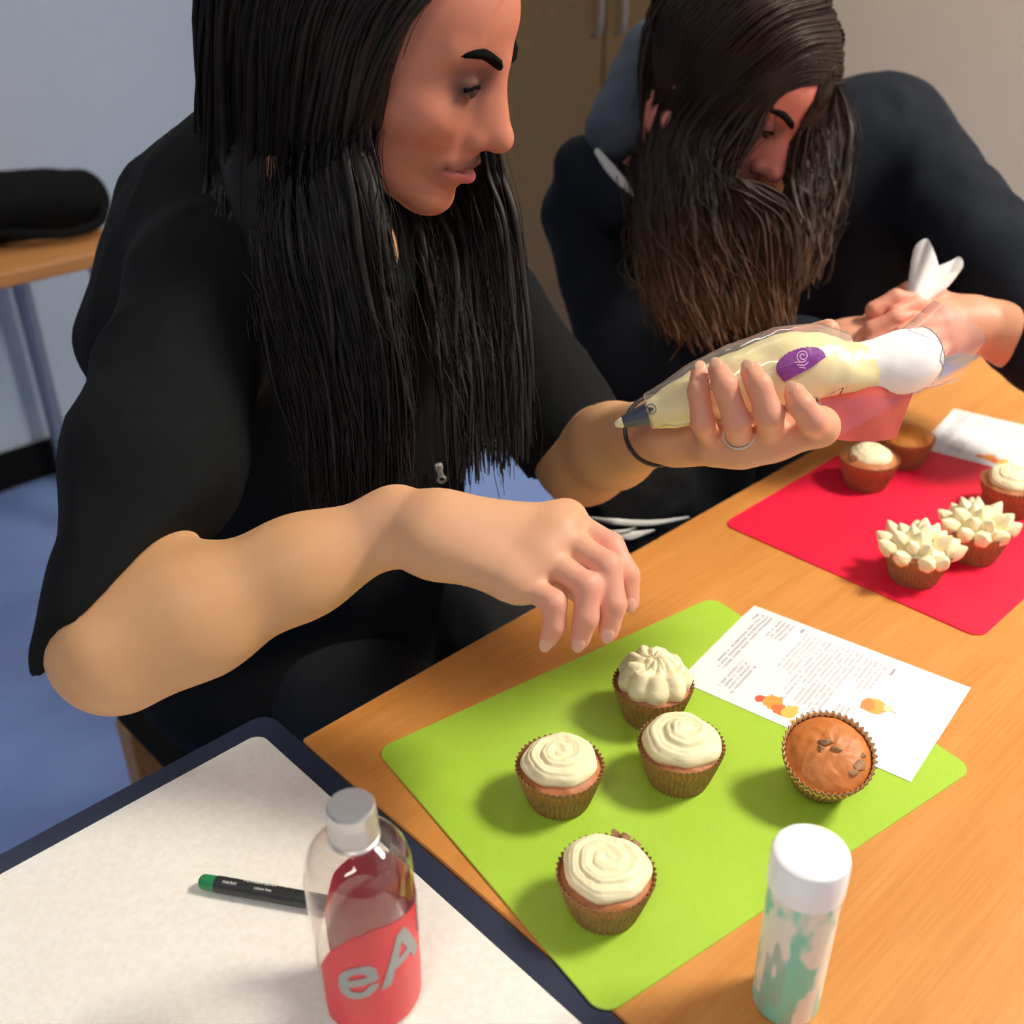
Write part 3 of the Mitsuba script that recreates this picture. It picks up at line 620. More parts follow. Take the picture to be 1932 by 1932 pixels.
# ---------------------------------------------------------------- the front person
t1_ = 'person'
note(t1_, 'person in black zipped hoodie, seen in profile, reaching one hand over the green mat', 'person')
SR, SL = A(*(-0.2618, 0.8760, 1.0696)), A(*(-0.0613, 1.0683, 1.0428))
ER, EL = A(*(-0.2894, 0.6283, 0.8802)), A(*(0.0735, 0.9809, 0.8510))
WR, WL = A(*(-0.0857, 0.6847, 0.9478)), A(*(0.1329, 0.8281, 0.9565))
HIP = A(-.235, 1.085, .58); NECK = (SR + SL) / 2 + A(.012, -.012, .045)
fwd1 = unit(A(.93, -.25, -.36)); up1 = unit(A(.30, -.08, .95))
HM1 = head_pose(A(*(0.0002, 0.8656, 1.1818)), fwd1, up1, 1.04)
hd = head_mesh(); hv = np.array(hd.vertices)
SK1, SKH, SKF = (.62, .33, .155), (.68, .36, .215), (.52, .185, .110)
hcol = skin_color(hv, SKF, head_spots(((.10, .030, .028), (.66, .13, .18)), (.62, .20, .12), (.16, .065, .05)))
# right arm and relaxed right hand
Rf = {'pinky': [(0.0065, 0.6312, 0.9312), (0.0286, 0.6114, 0.9269), (0.0285, 0.6060, 0.9115), (0.0242, 0.6069, 0.8990)],
      'ring': [(0.0208, 0.6465, 0.9417), (0.0514, 0.6170, 0.9365), (0.0504, 0.6062, 0.9178), (0.0462, 0.6035, 0.9012)],
      'middle': [(0.0327, 0.6629, 0.9501), (0.0664, 0.6323, 0.9430), (0.0702, 0.6156, 0.9221), (0.0666, 0.6096, 0.9037)],
      'index': [(0.0397, 0.6811, 0.9518), (0.0709, 0.6588, 0.9431), (0.0818, 0.6399, 0.9302), (0.0831, 0.6304, 0.9138)],
      'thumb': [(-0.0357, 0.7146, 0.9198), (0.0073, 0.6977, 0.9104), (0.0372, 0.6810, 0.9015), (0.0565, 0.6646, 0.8930)]}
Rr = {'pinky': (.0098, .0088, .0078, .0066), 'ring': (.0108, .0098, .0086, .0072), 'middle': (.0112, .0100, .0088, .0074), 'index': (.0110, .0098, .0086, .0072), 'thumb': (.015, .0125, .0108, .0085)}
FR = Field(*bounds_of([SR, ER, WR] + [q for f in Rf.values() for q in f], .075), .0024)
FR.cone(SR, ER, .046, .040, .02); FR.cone(ER, ER * .72 + WR * .28, .0432, .0425, .03); FR.cone(ER * .72 + WR * .28, ER * .35 + WR * .65, .0425, .0325, .03); FR.cone(ER * .35 + WR * .65, WR, .0325, .0262, .03)
FR.cone(WR, WR * .5 + .5 * A(*(-0.0234, 0.6490, 0.9461)), .0265, .029, .015)
palm(FR, A(*(-0.0527, 0.6704, 0.9491)), [A(*Rf[k][0]) for k in ('pinky', 'ring', 'middle', 'index')], .0235, .0125)
FR.cone((-0.0636, 0.6590, 0.9494), (-0.0065, 0.6337, 0.9356), .019, .0125, .016)
for k in Rf: finger(FR, [A(*q) for q in Rf[k]], Rr[k])
armR = relax(FR.mesh(), 3)
# left arm and the hand that grips the piping bag
Lf = {'pinky': [(0.1639, 0.7821, 0.9627), (0.1488, 0.7549, 0.9956), (0.1451, 0.7631, 1.0179), (0.1479, 0.7794, 1.0261)],
      'ring': [(0.1846, 0.7726, 0.9662), (0.1722, 0.7422, 1.0017), (0.1624, 0.7502, 1.0276), (0.1593, 0.7656, 1.0342)],
      'middle': [(0.2065, 0.7660, 0.9748), (0.1949, 0.7354, 1.0099), (0.1863, 0.7427, 1.0306), (0.1827, 0.7572, 1.0357)],
      'index': [(0.2425, 0.7642, 0.9858), (0.2262, 0.7316, 1.0073), (0.2168, 0.7315, 1.0192), (0.2137, 0.7416, 1.0246)],
      'thumb': [(0.1720, 0.8452, 0.9660), (0.2182, 0.8631, 0.9972), (0.2450, 0.8550, 1.0231), (0.2637, 0.8432, 1.0367)]}
Lr = {'pinky': (.0098, .0092, .0084, .0072), 'ring': (.0110, .0104, .0094, .0080), 'middle': (.0112, .0106, .0096, .0082), 'index': (.0112, .0106, .0096, .0084), 'thumb': (.015, .0128, .0112, .0090)}
FL = Field(*bounds_of([SL, EL, WL] + [q for f in Lf.values() for q in f], .075), .0024)
FL.cone(SL, EL, .046, .044, .01); FL.cone(EL, EL * .6 + WL * .4, .0440, .0385, .03); FL.cone(EL * .6 + WL * .4, WL, .0385, .0265, .02)
palm(FL, A(*(0.1451, 0.8267, 0.9540)), [A(*Lf[k][0]) for k in ('pinky', 'ring', 'middle', 'index')], .0235, .0130)
FL.cone((0.1528, 0.8350, 0.9584), (0.2182, 0.8631, 0.9972), .018, .013, .014)
for k in Lf: finger(FL, [A(*q) for q in Lf[k]], Lr[k])
armL = relax(FL.mesh(), 3)
# trunk and legs under the clothes
KR, KL = A(.015, .775, .575), A(.165, .925, .575)
HR, HL = HIP - .09 * E1, HIP + .09 * E1
def trunk(F, g, legs=True):
    F.cone(SR * .85 + SL * .15 - A(0, 0, .01), SR * .15 + SL * .85 - A(0, 0, .01), .058 + g, .058 + g, .03)
    F.ell((SR + SL) / 2 * .82 + HIP * .18, A(.150, .105, .17) + g, .05, np.stack([E1, E2, UPZ]))
    F.ell((SR + SL) / 2 * .48 + HIP * .52, A(.150, .118, .20) + g, .05, np.stack([E1, E2, UPZ]))
    F.ell(HIP, A(.185, .14, .13) + g, .06, np.stack([E1, E2, UPZ]))
def legs(F, g):
    for h_, k_ in ((HR, KR), (HL, KL)):
        F.cone(h_, k_, .078 + g, .058 + g, .03); F.cone(k_, A(k_[0] - .02, k_[1] + .03, .09), .055 + g, .042 + g, .02)
FB = Field(A(-.62, .55, .03), A(.40, 1.40, 1.25), .0075)
trunk(FB, -.012); legs(FB, -.010); FB.cone(NECK - A(0, 0, .05), (HM1 @ A(-.016, 0, -.165, 1))[:3], .056, .050, .03)
FB.cone(SR, SR * .5 + ER * .5, .046, .044, .02); FB.cone(SL, SL * .5 + EL * .5, .046, .044, .02)
tr = FB.mesh(); hw = moved(trimesh.Trimesh(jaw(hd.vertices), hd.faces, process=False), HM1)
body = weld([hw, armR, armL, tr])
v = np.array(body.vertices)
def person_colors(v, hw, hcol, arms, base):
    """Face colours by the nearest head point, hands and arms by distance to their joints."""
    from scipy.spatial import cKDTree
    d, i = cKDTree(np.array(hw.vertices)).query(v)
    c = skin_color(v, base, [])
    for joints, radius, col, k in arms:
        c2 = np.asarray(col, float); w = np.zeros(len(v))
        for a, b in zip(joints[:-1], joints[1:]): w = np.maximum(w, np.clip(1.35 - seg_dist(v, a, b) / radius, 0, 1))
        w = (w * k)[:, None]; c = c * (1 - w) + c2 * w
    near = np.clip(1.5 - d / .006, 0, 1)[:, None]
    return c * (1 - near) + hcol[i] * near
tint = []
for fs in (Rf, Lf):
    for k, q in fs.items():
        q = [A(*x) for x in q]; tint += [([q[0], q[1]], .020, (.76, .37, .25), .6), ([q[1], q[2], q[3]], .018, (.74, .31, .22), .8)]
tint += [([WR, A(*(-0.0064, 0.6532, 0.9433))], .05, SKH, .8), ([WL, A(*(0.2040, 0.7648, 0.9768))], .05, (.70, .33, .21), .8)]
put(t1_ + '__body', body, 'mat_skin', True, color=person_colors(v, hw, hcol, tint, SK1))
face_parts(t1_, HM1, 1.04)
# nails of both hands
for fs, side in ((Rf, 1), (Lf, 1)):
    for k, q in fs.items():
        a, b = A(*q[2]), A(*q[3]); d = unit(b - a); back = unit(CAM - b); back = unit(back - d * (back @ d))
        n = trimesh.creation.icosphere(2, 1.0); n.apply_scale((.0062, .0046, .0014)); r = (Rr if fs is Rf else Lr)[k][3]
        put(t1_ + '__fingernail', moved(n, frame(b + back * r * .86 + d * .0015, d, back)), 'mat_nail', True)
# hoodie with short pushed up sleeves
FH = Field(A(-.62, .60, .42), A(.30, 1.42, 1.26), .0065)
trunk(FH, .010)
cutR = (A(*(-0.2898, 0.6209, 0.9273)), unit(RIGHT * .77 - UPV * .64 + FWD * .10)); cutL = (A(*(0.0820, 0.9544, 0.9051)), unit(RIGHT * .5 - UPV * .80 - FWD * .25))
FH.cone(SR, SR * .45 + ER * .55, .060, .066, .03); FH.cone(SR * .45 + ER * .55, ER + (ER - SR) * .04, .063, .056, .03, cutR)
FH.cone(SL, EL, .056, .060, .03, cutL)
hood = NECK + .10 * E2 - .03 * E1 + A(0, 0, -.005)
FH.ell(hood, (.120, .080, .080), .05, np.stack([E1, E2, UPZ])); FH.cone(NECK + A(-.10, .06, .02), NECK + A(.06, .09, .0), .062, .05, .04)
FH.cone(A(*(-0.3232, 1.0483, 1.0882)), A(*(-0.3320, 0.9489, 0.9958)), .055, .07, .05)
for s, n_ in ((ER, WR), ): FH.cone(s * .98 + n_ * .02, s * .5 + n_ * .5, .0465, .043, .004, op='sub')
FH.ell(NECK + .055 * unit(A(.68, -.73, 0)) + A(0, 0, .05), (.052, .052, .085), .02, op='sub'); FH.cone(NECK + A(-.075, .0, .03), NECK + A(-.06, .06, .06), .035, .04, .03); FH.cone((-0.2582, 0.9847, 1.1180), (-0.2041, 0.9400, 1.1006), .045, .045, .03)
FH.ell(HIP - .02 * E1 + A(0, 0, -.01), A(.215, .155, .125), .05, np.stack([E1, E2, UPZ]))
hm = relax(FH.mesh(), 5); calm = np.minimum(*[np.clip(np.abs((np.array(hm.vertices) - p) @ n) / .05, .05, 1) for p, n in (cutR, cutL)])
hoodie = cloth_folds(hm, .012 * calm, 13, 3, (1, 1, .55))
put(t1_ + '__hoodie', hoodie, 'mat_hoodie', True, label='black zipped hoodie with pushed up sleeves')
def on_mesh(m, p):
    """The point on the outer side of the mesh (the side towards the near end of the table) at p."""
    v = np.array(m.vertices); d = unit(A(*p) - CAM); w = v - CAM; l = w @ d; off = np.linalg.norm(w - l[:, None] * d, axis=1)
    near = np.flatnonzero(off < .009); return CAM + d * (l[near].min() - .003)
zp = on_mesh(hoodie, (-0.0634, 0.8413, 0.9093)); zq = on_mesh(hoodie, (-0.0607, 0.8348, 0.8979)); zd = unit(zq - zp); zn = unit(CAM - zp)
pull = torus(.0048, .0012, frame(zp + zd * .0125, zd, zn), 24, 8, .8)
tab = rbox(.012, .0055, .0018, .0007); slider = rbox(.008, .0075, .004, .0015)
put(t1_ + '__hoodie__zip_pull', cat(pull, moved(tab, frame(zp + zd * .003, zd, zn)), moved(slider, frame(zp - zd * .008, zd, zn))), 'mat_silver', True, label='metal zip pull with ring')
FT = Field(A(-.62, .55, .04), A(.40, 1.40, .74), .0075); FT.ell(HIP - A(0, 0, .02), A(.20, .15, .12), .06, np.stack([E1, E2, UPZ])); legs(FT, .008)
put(t1_ + '__trousers', cloth_folds(relax(FT.mesh(), 3), .008, 12, 5), 'mat_trousers', True, label='black trousers')
for k_ in (KR, KL):
    s = manifold3d.Manifold.batch_hull([manifold3d.Manifold.sphere(r, 24).translate(tuple(p)) for p, r in ((A(k_[0] - .05, k_[1] + .07, .045), .042), (A(k_[0] + .05, k_[1] - .05, .035), .033), (A(k_[0] + .085, k_[1] - .09, .028), .026))]) if hasattr(manifold3d.Manifold, 'batch_hull') else None
    m = s.to_mesh(); put(t1_ + '__shoe', trimesh.Trimesh(m.vert_properties[:, :3], m.tri_verts, process=False), 'mat_black_plastic', True)
# hair
FHm = Field(*bounds_of([(HM1 @ A(x, y, z, 1))[:3] for x in (-.15, .1) for y in (-.11, .11) for z in (-.16, .15)], .02), .005)
FHm.ell((HM1 @ A(-.024, 0, .036, 1))[:3], A(.094, .080, .092) * 1.04, .0, HM1[:3, :3].T / 1.04)
FHm.cone((HM1 @ A(-.045, 0, .0, 1))[:3], (HM1 @ A(-.045, 0, -.10, 1))[:3], .055, .040, .03)
FHm.ell((HM1 @ A(.098, 0, -.01, 1))[:3], A(.080, .100, .115), .01, HM1[:3, :3].T / 1.04, 'sub')
FHm.cone((-0.2018, 0.9207, 1.1631), (-0.1937, 0.8920, 1.1134), .036, .036, .03)
def hl(M, x, y, z): return (M @ A(x, y, z, 1))[:3]
def off_scalp(M, sc, grow=1.0, face=False):
    """Returns a function that keeps hair outside the skull (and the brow)."""
    if face:
        f1 = off_scalp(M, sc, grow); f2 = off_scalp(M, sc, grow, None); return lambda P: f2(f1(P))
    inv = np.linalg.inv(M); c, rad = (A(.036, 0, .018), A(.066, .068, .090) * grow) if face is None else (A(-.021, 0, .036), A(.093, .082, .095) * grow)
    def fn(P):
        q = np.concatenate([P, np.ones(P.shape[:-1] + (1,))], -1) @ inv.T; q = (q[..., :3] - c) / rad
        l = np.linalg.norm(q, axis=-1, keepdims=True); q2 = np.where((l < 1), q / np.maximum(l, 1e-6), q) * rad + c
        return np.concatenate([q2, np.ones(P.shape[:-1] + (1,))], -1) @ M.T
    return lambda P: fn(P)[..., :3]
near_g = [[hl(HM1, .072, -.002, .105), hl(HM1, .060, -.050, .085), hl(HM1, .040, -.078, .040), (-0.1050, 0.8279, 1.1965), (-0.0963, 0.7993, 1.1568), (-0.0885, 0.7835, 1.0893), (-0.0817, 0.7659, 1.0188), (-0.0813, 0.7445, 0.9416)],
          [hl(HM1, .040, -.002, .122), hl(HM1, .034, -.066, .088), hl(HM1, .016, -.088, .035), (-0.1295, 0.8274, 1.1855), (-0.1238, 0.8017, 1.1409), (-0.1119, 0.7756, 1.0757), (-0.1040, 0.7579, 1.0048), (-0.1051, 0.7321, 0.9200)],
          [hl(HM1, .000, -.002, .131), hl(HM1, .000, -.074, .086), hl(HM1, -.016, -.092, .030), (-0.1635, 0.8586, 1.1756), (-0.1639, 0.8238, 1.1192), (-0.1477, 0.7963, 1.0514), (-0.1352, 0.7676, 0.9916), (-0.1335, 0.7409, 0.9152)],
          [hl(HM1, -.040, -.002, .126), hl(HM1, -.045, -.070, .080), hl(HM1, -.056, -.082, .020), (-0.2000, 0.8907, 1.1652), (-0.2017, 0.8566, 1.1060), (-0.1884, 0.8206, 1.0336), (-0.1731, 0.7952, 0.9695), (-0.1626, 0.7626, 0.9129)]]
far_g = [[hl(HM1, .072, .002, .105), hl(HM1, .066, .050, .080), hl(HM1, .052, .078, .030), (-0.0147, 0.9638, 1.1520), (-0.0020, 0.9434, 1.1065), (0.0053, 0.9229, 1.0509), (0.0106, 0.8901, 0.9939), (0.0119, 0.8502, 0.9248)],
         [hl(HM1, .040, .002, .122), hl(HM1, .036, .066, .086), hl(HM1, .020, .088, .030), (-0.0365, 0.9794, 1.1490), (-0.0208, 0.9512, 1.1000), (-0.0123, 0.9232, 1.0413), (-0.0060, 0.8855, 0.9860), (-0.0047, 0.8410, 0.9087)],
         [hl(HM1, .010, .002, .130), hl(HM1, .005, .072, .086), hl(HM1, -.01, .090, .020), (-0.0656, 0.9828, 1.1348), (-0.0473, 0.9543, 1.0853), (-0.0385, 0.9139, 1.0253), (-0.0320, 0.8763, 0.9700), (-0.0307, 0.8364, 0.9008)],
         [hl(HM1, -.02, .002, .130), hl(HM1, -.02, .074, .080), hl(HM1, -.04, .088, .010), (-0.0899, 0.9809, 1.1215), (-0.0759, 0.9497, 1.0774), (-0.0642, 0.9046, 1.0191), (-0.0553, 0.8672, 0.9641), (-0.0536, 0.8278, 0.9058)]]
back_g = [[hl(HM1, -.030, -.002, .128), hl(HM1, -.05, -.075, .075), hl(HM1, -.065, -.080, .02), (-0.2156, 0.9062, 1.1621), (-0.2182, 0.8687, 1.1070), (-0.2005, 0.8155, 1.0448)], [hl(HM1, -.040, -.002, .126), hl(HM1, -.07, -.060, .075), hl(HM1, -.085, -.060, .02), (-0.2348, 0.9269, 1.1579), (-0.2346, 0.8781, 1.1133), (-0.2243, 0.8294, 1.0489)], [hl(HM1, -.06, 0, .118), hl(HM1, -.095, -.030, .07), hl(HM1, -.112, -.02, .01), (-0.2572, 0.9784, 1.1472), (-0.2566, 0.9181, 1.1026), (-0.2524, 0.8722, 1.0430)],
          [hl(HM1, -.07, .01, .110), hl(HM1, -.105, .02, .06), hl(HM1, -.115, .03, .0), (-0.2504, 1.0889, 1.1186), (-0.2540, 1.0476, 1.0669), (-0.2527, 0.9774, 1.0053)]]
o1, o2 = off_scalp(HM1, 1.04, 1.01), off_scalp(HM1, 1.04, 1.035)
hair = cat(FHm.mesh(), locks(near_g, 620, 1, r0=.0042, wav=.0025, jit=.004, push=o1), locks(far_g, 420, 2, r0=.0042, wav=.0025, jit=.004, push=o1), locks(back_g, 600, 3, r0=.0038, n=24, push=o1),
           locks(near_g, 600, 4, r0=.0007, r1=.0003, wav=.006, jit=.007, sides=3, n=26, push=o2), locks(far_g, 400, 5, r0=.0007, r1=.0003, wav=.006, jit=.007, sides=3, n=26, push=o2))
put(t1_ + '__hair', hair, 'mat_hair', True, label='long straight dark hair')
# ring and hair tie
fd = unit(A(*Lf['ring'][1]) - A(*Lf['ring'][0])); rc = A(*Lf['ring'][0]) * .55 + A(*Lf['ring'][1]) * .45
put(t1_ + '__ring', torus(.0118, .0011, frame(rc, np.cross(fd, A(.2, .3, .9)), fd), 40, 8), 'mat_silver', True, label='thin silver ring')
ad = unit(WL - EL); bc = WL * .90 + EL * .10
put(t1_ + '__wristband', torus(.0305, .0017, frame(bc, np.cross(ad, UPZ), unit(ad + .15 * RIGHT)), 48, 8), 'mat_black_plastic', True, label='thin black hair tie around the wrist')

# ---------------------------------------------------------------- the piping bag in the left hand
def bag_mesh(cs, rs, n=60, m=40, lump=.0, seed=1, squash=None, ref=UPZ, wave=0.0):
    C_ = spline(cs, n); R_ = spline(np.array(rs, float), n)
    t = np.gradient(C_, axis=0); t /= np.linalg.norm(t, axis=1)[:, None]
    a = np.cross(t, ref); a /= np.linalg.norm(a, axis=1)[:, None]; b = np.cross(a, t)
    an = np.arange(m) * 2 * np.pi / m; u = np.linspace(0, 1, n)
    P = C_[:, None] + (R_[:, 0, None] * np.cos(an))[..., None] * a[:, None] + (R_[:, 1, None] * np.sin(an))[..., None] * b[:, None]
    nr = unit_rows(P - C_[:, None])
    d = (meshkit.fbm(P * 55, 3, seed) - .5) * lump + wave * np.sin(an * 5 + u[:, None] * 9) * np.clip((u[:, None] - .55) * 3, 0, 1)
    P = P + nr * d[..., None]
    P = np.concatenate([np.repeat(C_[None, :1], m, 1).reshape(1, m, 3), P, np.repeat(C_[-1:], m, 0)[None]])
    g = grid_mesh(P, wrap=True); g.fix_normals(); return g
def unit_rows(x): return x / np.maximum(np.linalg.norm(x, axis=-1, keepdims=True), 1e-9)
mat('mat_cream_bag', proc(lambda p, n, uv: mix((.80, .68, .30), (.88, .78, .42), fbm(p.x * 60, p.y * 60, p.z * 60))), .28, specular=.5, clearcoat=.6, clearcoat_gloss=.9)
mat('mat_nozzle', (.10, .12, .16), .3, metallic=.5)
mat('mat_purple', proc(lambda p, n, uv: mix((.19, .03, .22), (.28, .06, .30), noise(p.x * 300, p.y * 300, p.z * 300))), .35)
mat('mat_lilac', (.60, .36, .55), .4)
scene['mat_film'] = {'type': 'blendbsdf', 'weight': .13, 'a': {'type': 'thindielectric', 'int_ior': 1.4},
                     'b': {'type': 'principledthin', 'base_color': rgb(.90, .85, .88), 'roughness': .4, 'diff_trans': 1.1}}
mat('mat_bag_white', proc(lambda p, n, uv: mix((.86, .84, .78), (.90, .89, .85), noise(p.x * 50, p.y * 50, p.z * 50))), .3, clearcoat=.5)
tb = 'piping_bag'
note(tb, 'filled clear piping bag with dark nozzle and purple label in the front person\'s left hand', 'piping bag')
bc_ = [(0.1107, 0.7908, 0.9859), (0.1277, 0.7914, 0.9910), (0.1479, 0.7931, 0.9979), (0.1732, 0.7943, 1.0040), (0.1984, 0.7957, 1.0104), (0.2235, 0.7975, 1.0175), (0.2468, 0.7995, 1.0209), (0.2659, 0.7985, 1.0193), (0.2878, 0.8011, 1.0198), (0.3155, 0.8095, 1.0224)]
br_ = [(.010, .011), (.016, .016), (.022, .022), (.027, .028), (.030, .031), (.031, .032), (.029, .028), (.024, .022), (.020, .020), (.018, .019)]
creambag = bag_mesh(bc_, br_, 80, 48, .006, 3)
put(tb + '__filled_bag', creambag, 'mat_cream_bag', True, label='pale yellow cream inside the clear bag')
film_ = bag_mesh([A(*q) + UPZ * .0035 for q in bc_[:8]], [(a + .0022, b + .0032) for a, b in br_[:8]], 80, 48, .004, 4)
put(tb + '__film', film_, 'mat_film', True, label='clear film around the cream')
ax_ = unit(A(*(0.1107, 0.7908, 0.9859)) - A(*(0.0896, 0.7911, 0.9784)))
nz = lathe([(0, -.002), (.0045, -.002), (.0056, 0), (.0100, .022), (.0112, .030), (.0100, .031), (0, .031)], 24)
put(tb + '__nozzle', moved(nz, frame((0.0931, 0.7918, 0.9795), np.cross(ax_, UPZ), ax_)), 'mat_nozzle', 30, label='dark metal nozzle')
put(tb + '__cream_tip', moved(bag_mesh([A(0, 0, -.009), A(0, 0, -.004), A(0, 0, .004)], [(.0022, .0024), (.0042, .0040), (.0044, .0044)], 16, 20, .0015, 2, ref=A(1, 0, 0)), frame((0.0931, 0.7918, 0.9795), np.cross(ax_, UPZ), ax_)), 'mat_frosting', True, label='bit of cream at the nozzle')
# printed oval with a triangle on the nozzle end, purple leaf shaped label with a swirl: bent onto the bag's surface
bag_tree = None
def stick(mesh, origin, ex, lift=.0006):
    """Lays a flat mesh (metres, xy) onto the bag's outer skin at origin, on the side that faces the table's near end."""
    o = A(*origin); ex = unit(ex); nrm = unit(CAM - o); ey = unit(np.cross(nrm, ex)); ex = np.cross(ey, nrm)
    v = np.array(mesh.vertices); P = o + v[:, :1] * ex + v[:, 1:2] * ey + nrm * .2
    hit, ray, _ = film_.ray.intersects_location(P, np.repeat(-nrm[None], len(P), 0), multiple_hits=False)
    out = P - nrm * .2; out[ray] = hit
    return trimesh.Trimesh(out + nrm * (lift + v[:, 2:3]), mesh.faces, process=False)
def sheet_poly(poly, size=.002, t=.0002):
    m = trimesh.creation.extrude_polygon(poly, t, engine='earcut'); v, f = trimesh.remesh.subdivide_to_size(m.vertices, m.faces, size); return trimesh.Trimesh(v, f, process=False)
ex = A(*(0.2450, 0.7779, 1.0395)) - A(*(0.2100, 0.7723, 1.0299))
an = np.linspace(0, np.pi, 40); edge = .0004 * np.sign(np.sin(an * 34))
leaf = shp.Polygon(np.r_[np.c_[.019 * np.cos(an) , (.0125 + edge) * np.sin(an) ** .8], [(-.019, 0), (-.016, -.0085), (.006, -.0045), (.021, .0005)]]).buffer(0)
lb = put(tb + '__label', stick(sheet_poly(leaf), (0.2253, 0.7747, 1.0340), ex), 'mat_purple', False, label='purple label with lilac swirl')
a = np.linspace(0, 3.4 * np.pi, 60); r = .0010 + .00036 * a
sw = shp.union_all([shp.LineString(np.c_[r * np.cos(a) + .003, r * np.sin(a) + .006]).buffer(.00045), shp.LineString([(-.004, .0035), (.001, .0015), (.004, .002)]).buffer(.0005), shp.LineString([(-.003, .001), (.002, -.0012), (.005, .000)]).buffer(.0005), shp.LineString([(-.0015, -.0015), (.002, -.0035)]).buffer(.0005)])
put(lb + '__swirl', cat(*[stick(sheet_poly(g), (0.2253, 0.7747, 1.0340), ex, .0010) for g in getattr(sw, 'geoms', [sw])]), 'mat_lilac', False, label='lilac swirl mark')
tri = shp.Point(0, 0).buffer(.0042, 24).difference(shp.Point(0, 0).buffer(.0036, 24)).union(shp.Polygon([(-.0016, -.0018), (.0020, 0), (-.0016, .0018)]).buffer(.0004))
put(tb + '__mark', cat(*[stick(sheet_poly(g), (0.1110, 0.7765, 0.9971), ex) for g in getattr(tri, 'geoms', [tri])]), 'mat_nozzle', False, label='small ring and triangle mark')
# the gathered open end and the loose film hanging below it
n, m = 26, 40
u = np.linspace(0, 1, n)
Ce = spline([(0.2885, 0.8034, 1.0197), (0.3163, 0.8114, 1.0216), (0.3387, 0.8222, 1.0243), (0.3594, 0.8348, 1.0302)], n); Re = spline(np.array([(.0195, .019), (.0225, .0235), (.0265, .030), (.030, .036)]), n)
t = np.gradient(Ce, axis=0); t /= np.linalg.norm(t, axis=1)[:, None]; a_ = np.cross(t, UPZ); a_ = unit_rows(a_); b_ = np.cross(a_, t)
an = np.arange(m) * 2 * np.pi / m
P = Ce[:, None] + ((Re[:, 0, None] + .0022 * np.sin(7 * an) * u[:, None]) * np.cos(an))[..., None] * a_[:, None] + ((Re[:, 1, None] + .003 * np.sin(5 * an + 1) * u[:, None]) * np.sin(an))[..., None] * b_[:, None]
P += t[:, None] * (.008 * np.sin(3 * an + .6) * u[:, None] ** 2)[..., None]
put(tb + '__open_end', grid_mesh(P, wrap=True), 'mat_film', True, label='gathered open end of clear film')
put(tb + '__white_end', bag_mesh([(0.2707, 0.7999, 1.0177), (0.2884, 0.8030, 1.0190), (0.3155, 0.8087, 1.0209), (0.3385, 0.8176, 1.0243)], [(.0205, .020), (.0225, .0225), (.0255, .0265), (.0215, .0230)], 30, 40, .003, 6), 'mat_bag_white', True, label='white cream filled upper part')
n, m = 24, 18
top_ = spline([(0.2432, 0.7725, 1.0062), (0.2700, 0.7780, 1.0098), (0.2969, 0.7858, 1.0133), (0.3294, 0.7985, 1.0153)], n); bot_ = spline([(0.2470, 0.7600, 0.9785), (0.2657, 0.7594, 0.9754), (0.2938, 0.7673, 0.9711), (0.3099, 0.7748, 0.9700)], n)
s_ = np.linspace(0, 1, m)[None, :, None]
P = top_[:, None] * (1 - s_) + bot_[:, None] * s_ + (FWD * .004) * (np.sin(np.linspace(0, 9, n))[:, None] * np.sin(np.linspace(.4, 3, m))[None])[..., None]
put(tb + '__loose_film', grid_mesh(P), 'mat_film_red', True, label='loose clear film hanging below')
scene['mat_film_red'] = {'type': 'blendbsdf', 'weight': .82, 'a': {'type': 'thindielectric', 'int_ior': 1.35},
                         'b': {'type': 'principledthin', 'base_color': rgb(.76, .17, .15), 'roughness': .4, 'diff_trans': 1.0}}  # red of the cutting mat seen through is put into the film colour

# ---------------------------------------------------------------- the second person, bowed over her own bag
t2_ = 'person_001'
note(t2_, 'person in dark navy jacket bowed forward, hands twisting a bag at the right edge', 'person')
QR, QL = A(.105, 1.38, 1.00), A(*(0.5013, 1.4739, 1.0658))
GR, GL = A(*(0.1460, 1.2701, 0.8322)), A(*(0.6166, 1.1514, 0.9067))
VR, VL = A(*(0.3844, 1.1483, 0.9013)), A(*(0.5234, 1.1604, 0.9223))
HIP2 = A(.27, 1.66, .58)
NK2 = (QR + QL) / 2 + A(-.01, -.05, .05)
fwd2 = unit(A(.52, -.62, -.58)); up2 = unit(A(.50, -.30, .80))
HM2 = head_pose(A(*(0.3010, 1.2238, 1.0724)), fwd2, up2, 1.02)
hw2 = moved(trimesh.Trimesh(jaw(hd.vertices), hd.faces, process=False), HM2)
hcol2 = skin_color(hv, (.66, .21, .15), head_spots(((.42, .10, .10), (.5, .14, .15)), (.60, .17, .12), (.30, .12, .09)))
R2 = {'index': [(0.4205, 1.1467, 0.9286), (0.4049, 1.1405, 0.9477), (0.4268, 1.1428, 0.9619), (0.4509, 1.1458, 0.9569)], 'middle': [(0.4150, 1.1352, 0.9186), (0.3983, 1.1201, 0.9325), (0.4211, 1.1168, 0.9468), (0.4473, 1.1220, 0.9458)],
      'ring': [(0.4107, 1.1293, 0.9083), (0.3975, 1.1120, 0.9183), (0.4197, 1.1076, 0.9307), (0.4412, 1.1128, 0.9297)], 'pinky': [(0.4094, 1.1302, 0.8998), (0.3996, 1.1103, 0.9053), (0.4166, 1.1037, 0.9139), (0.4330, 1.1094, 0.9139)], 'thumb': [(0.4121, 1.1682, 0.9158), (0.4307, 1.1802, 0.9366), (0.4503, 1.1826, 0.9507), (0.4665, 1.1788, 0.9542)]}
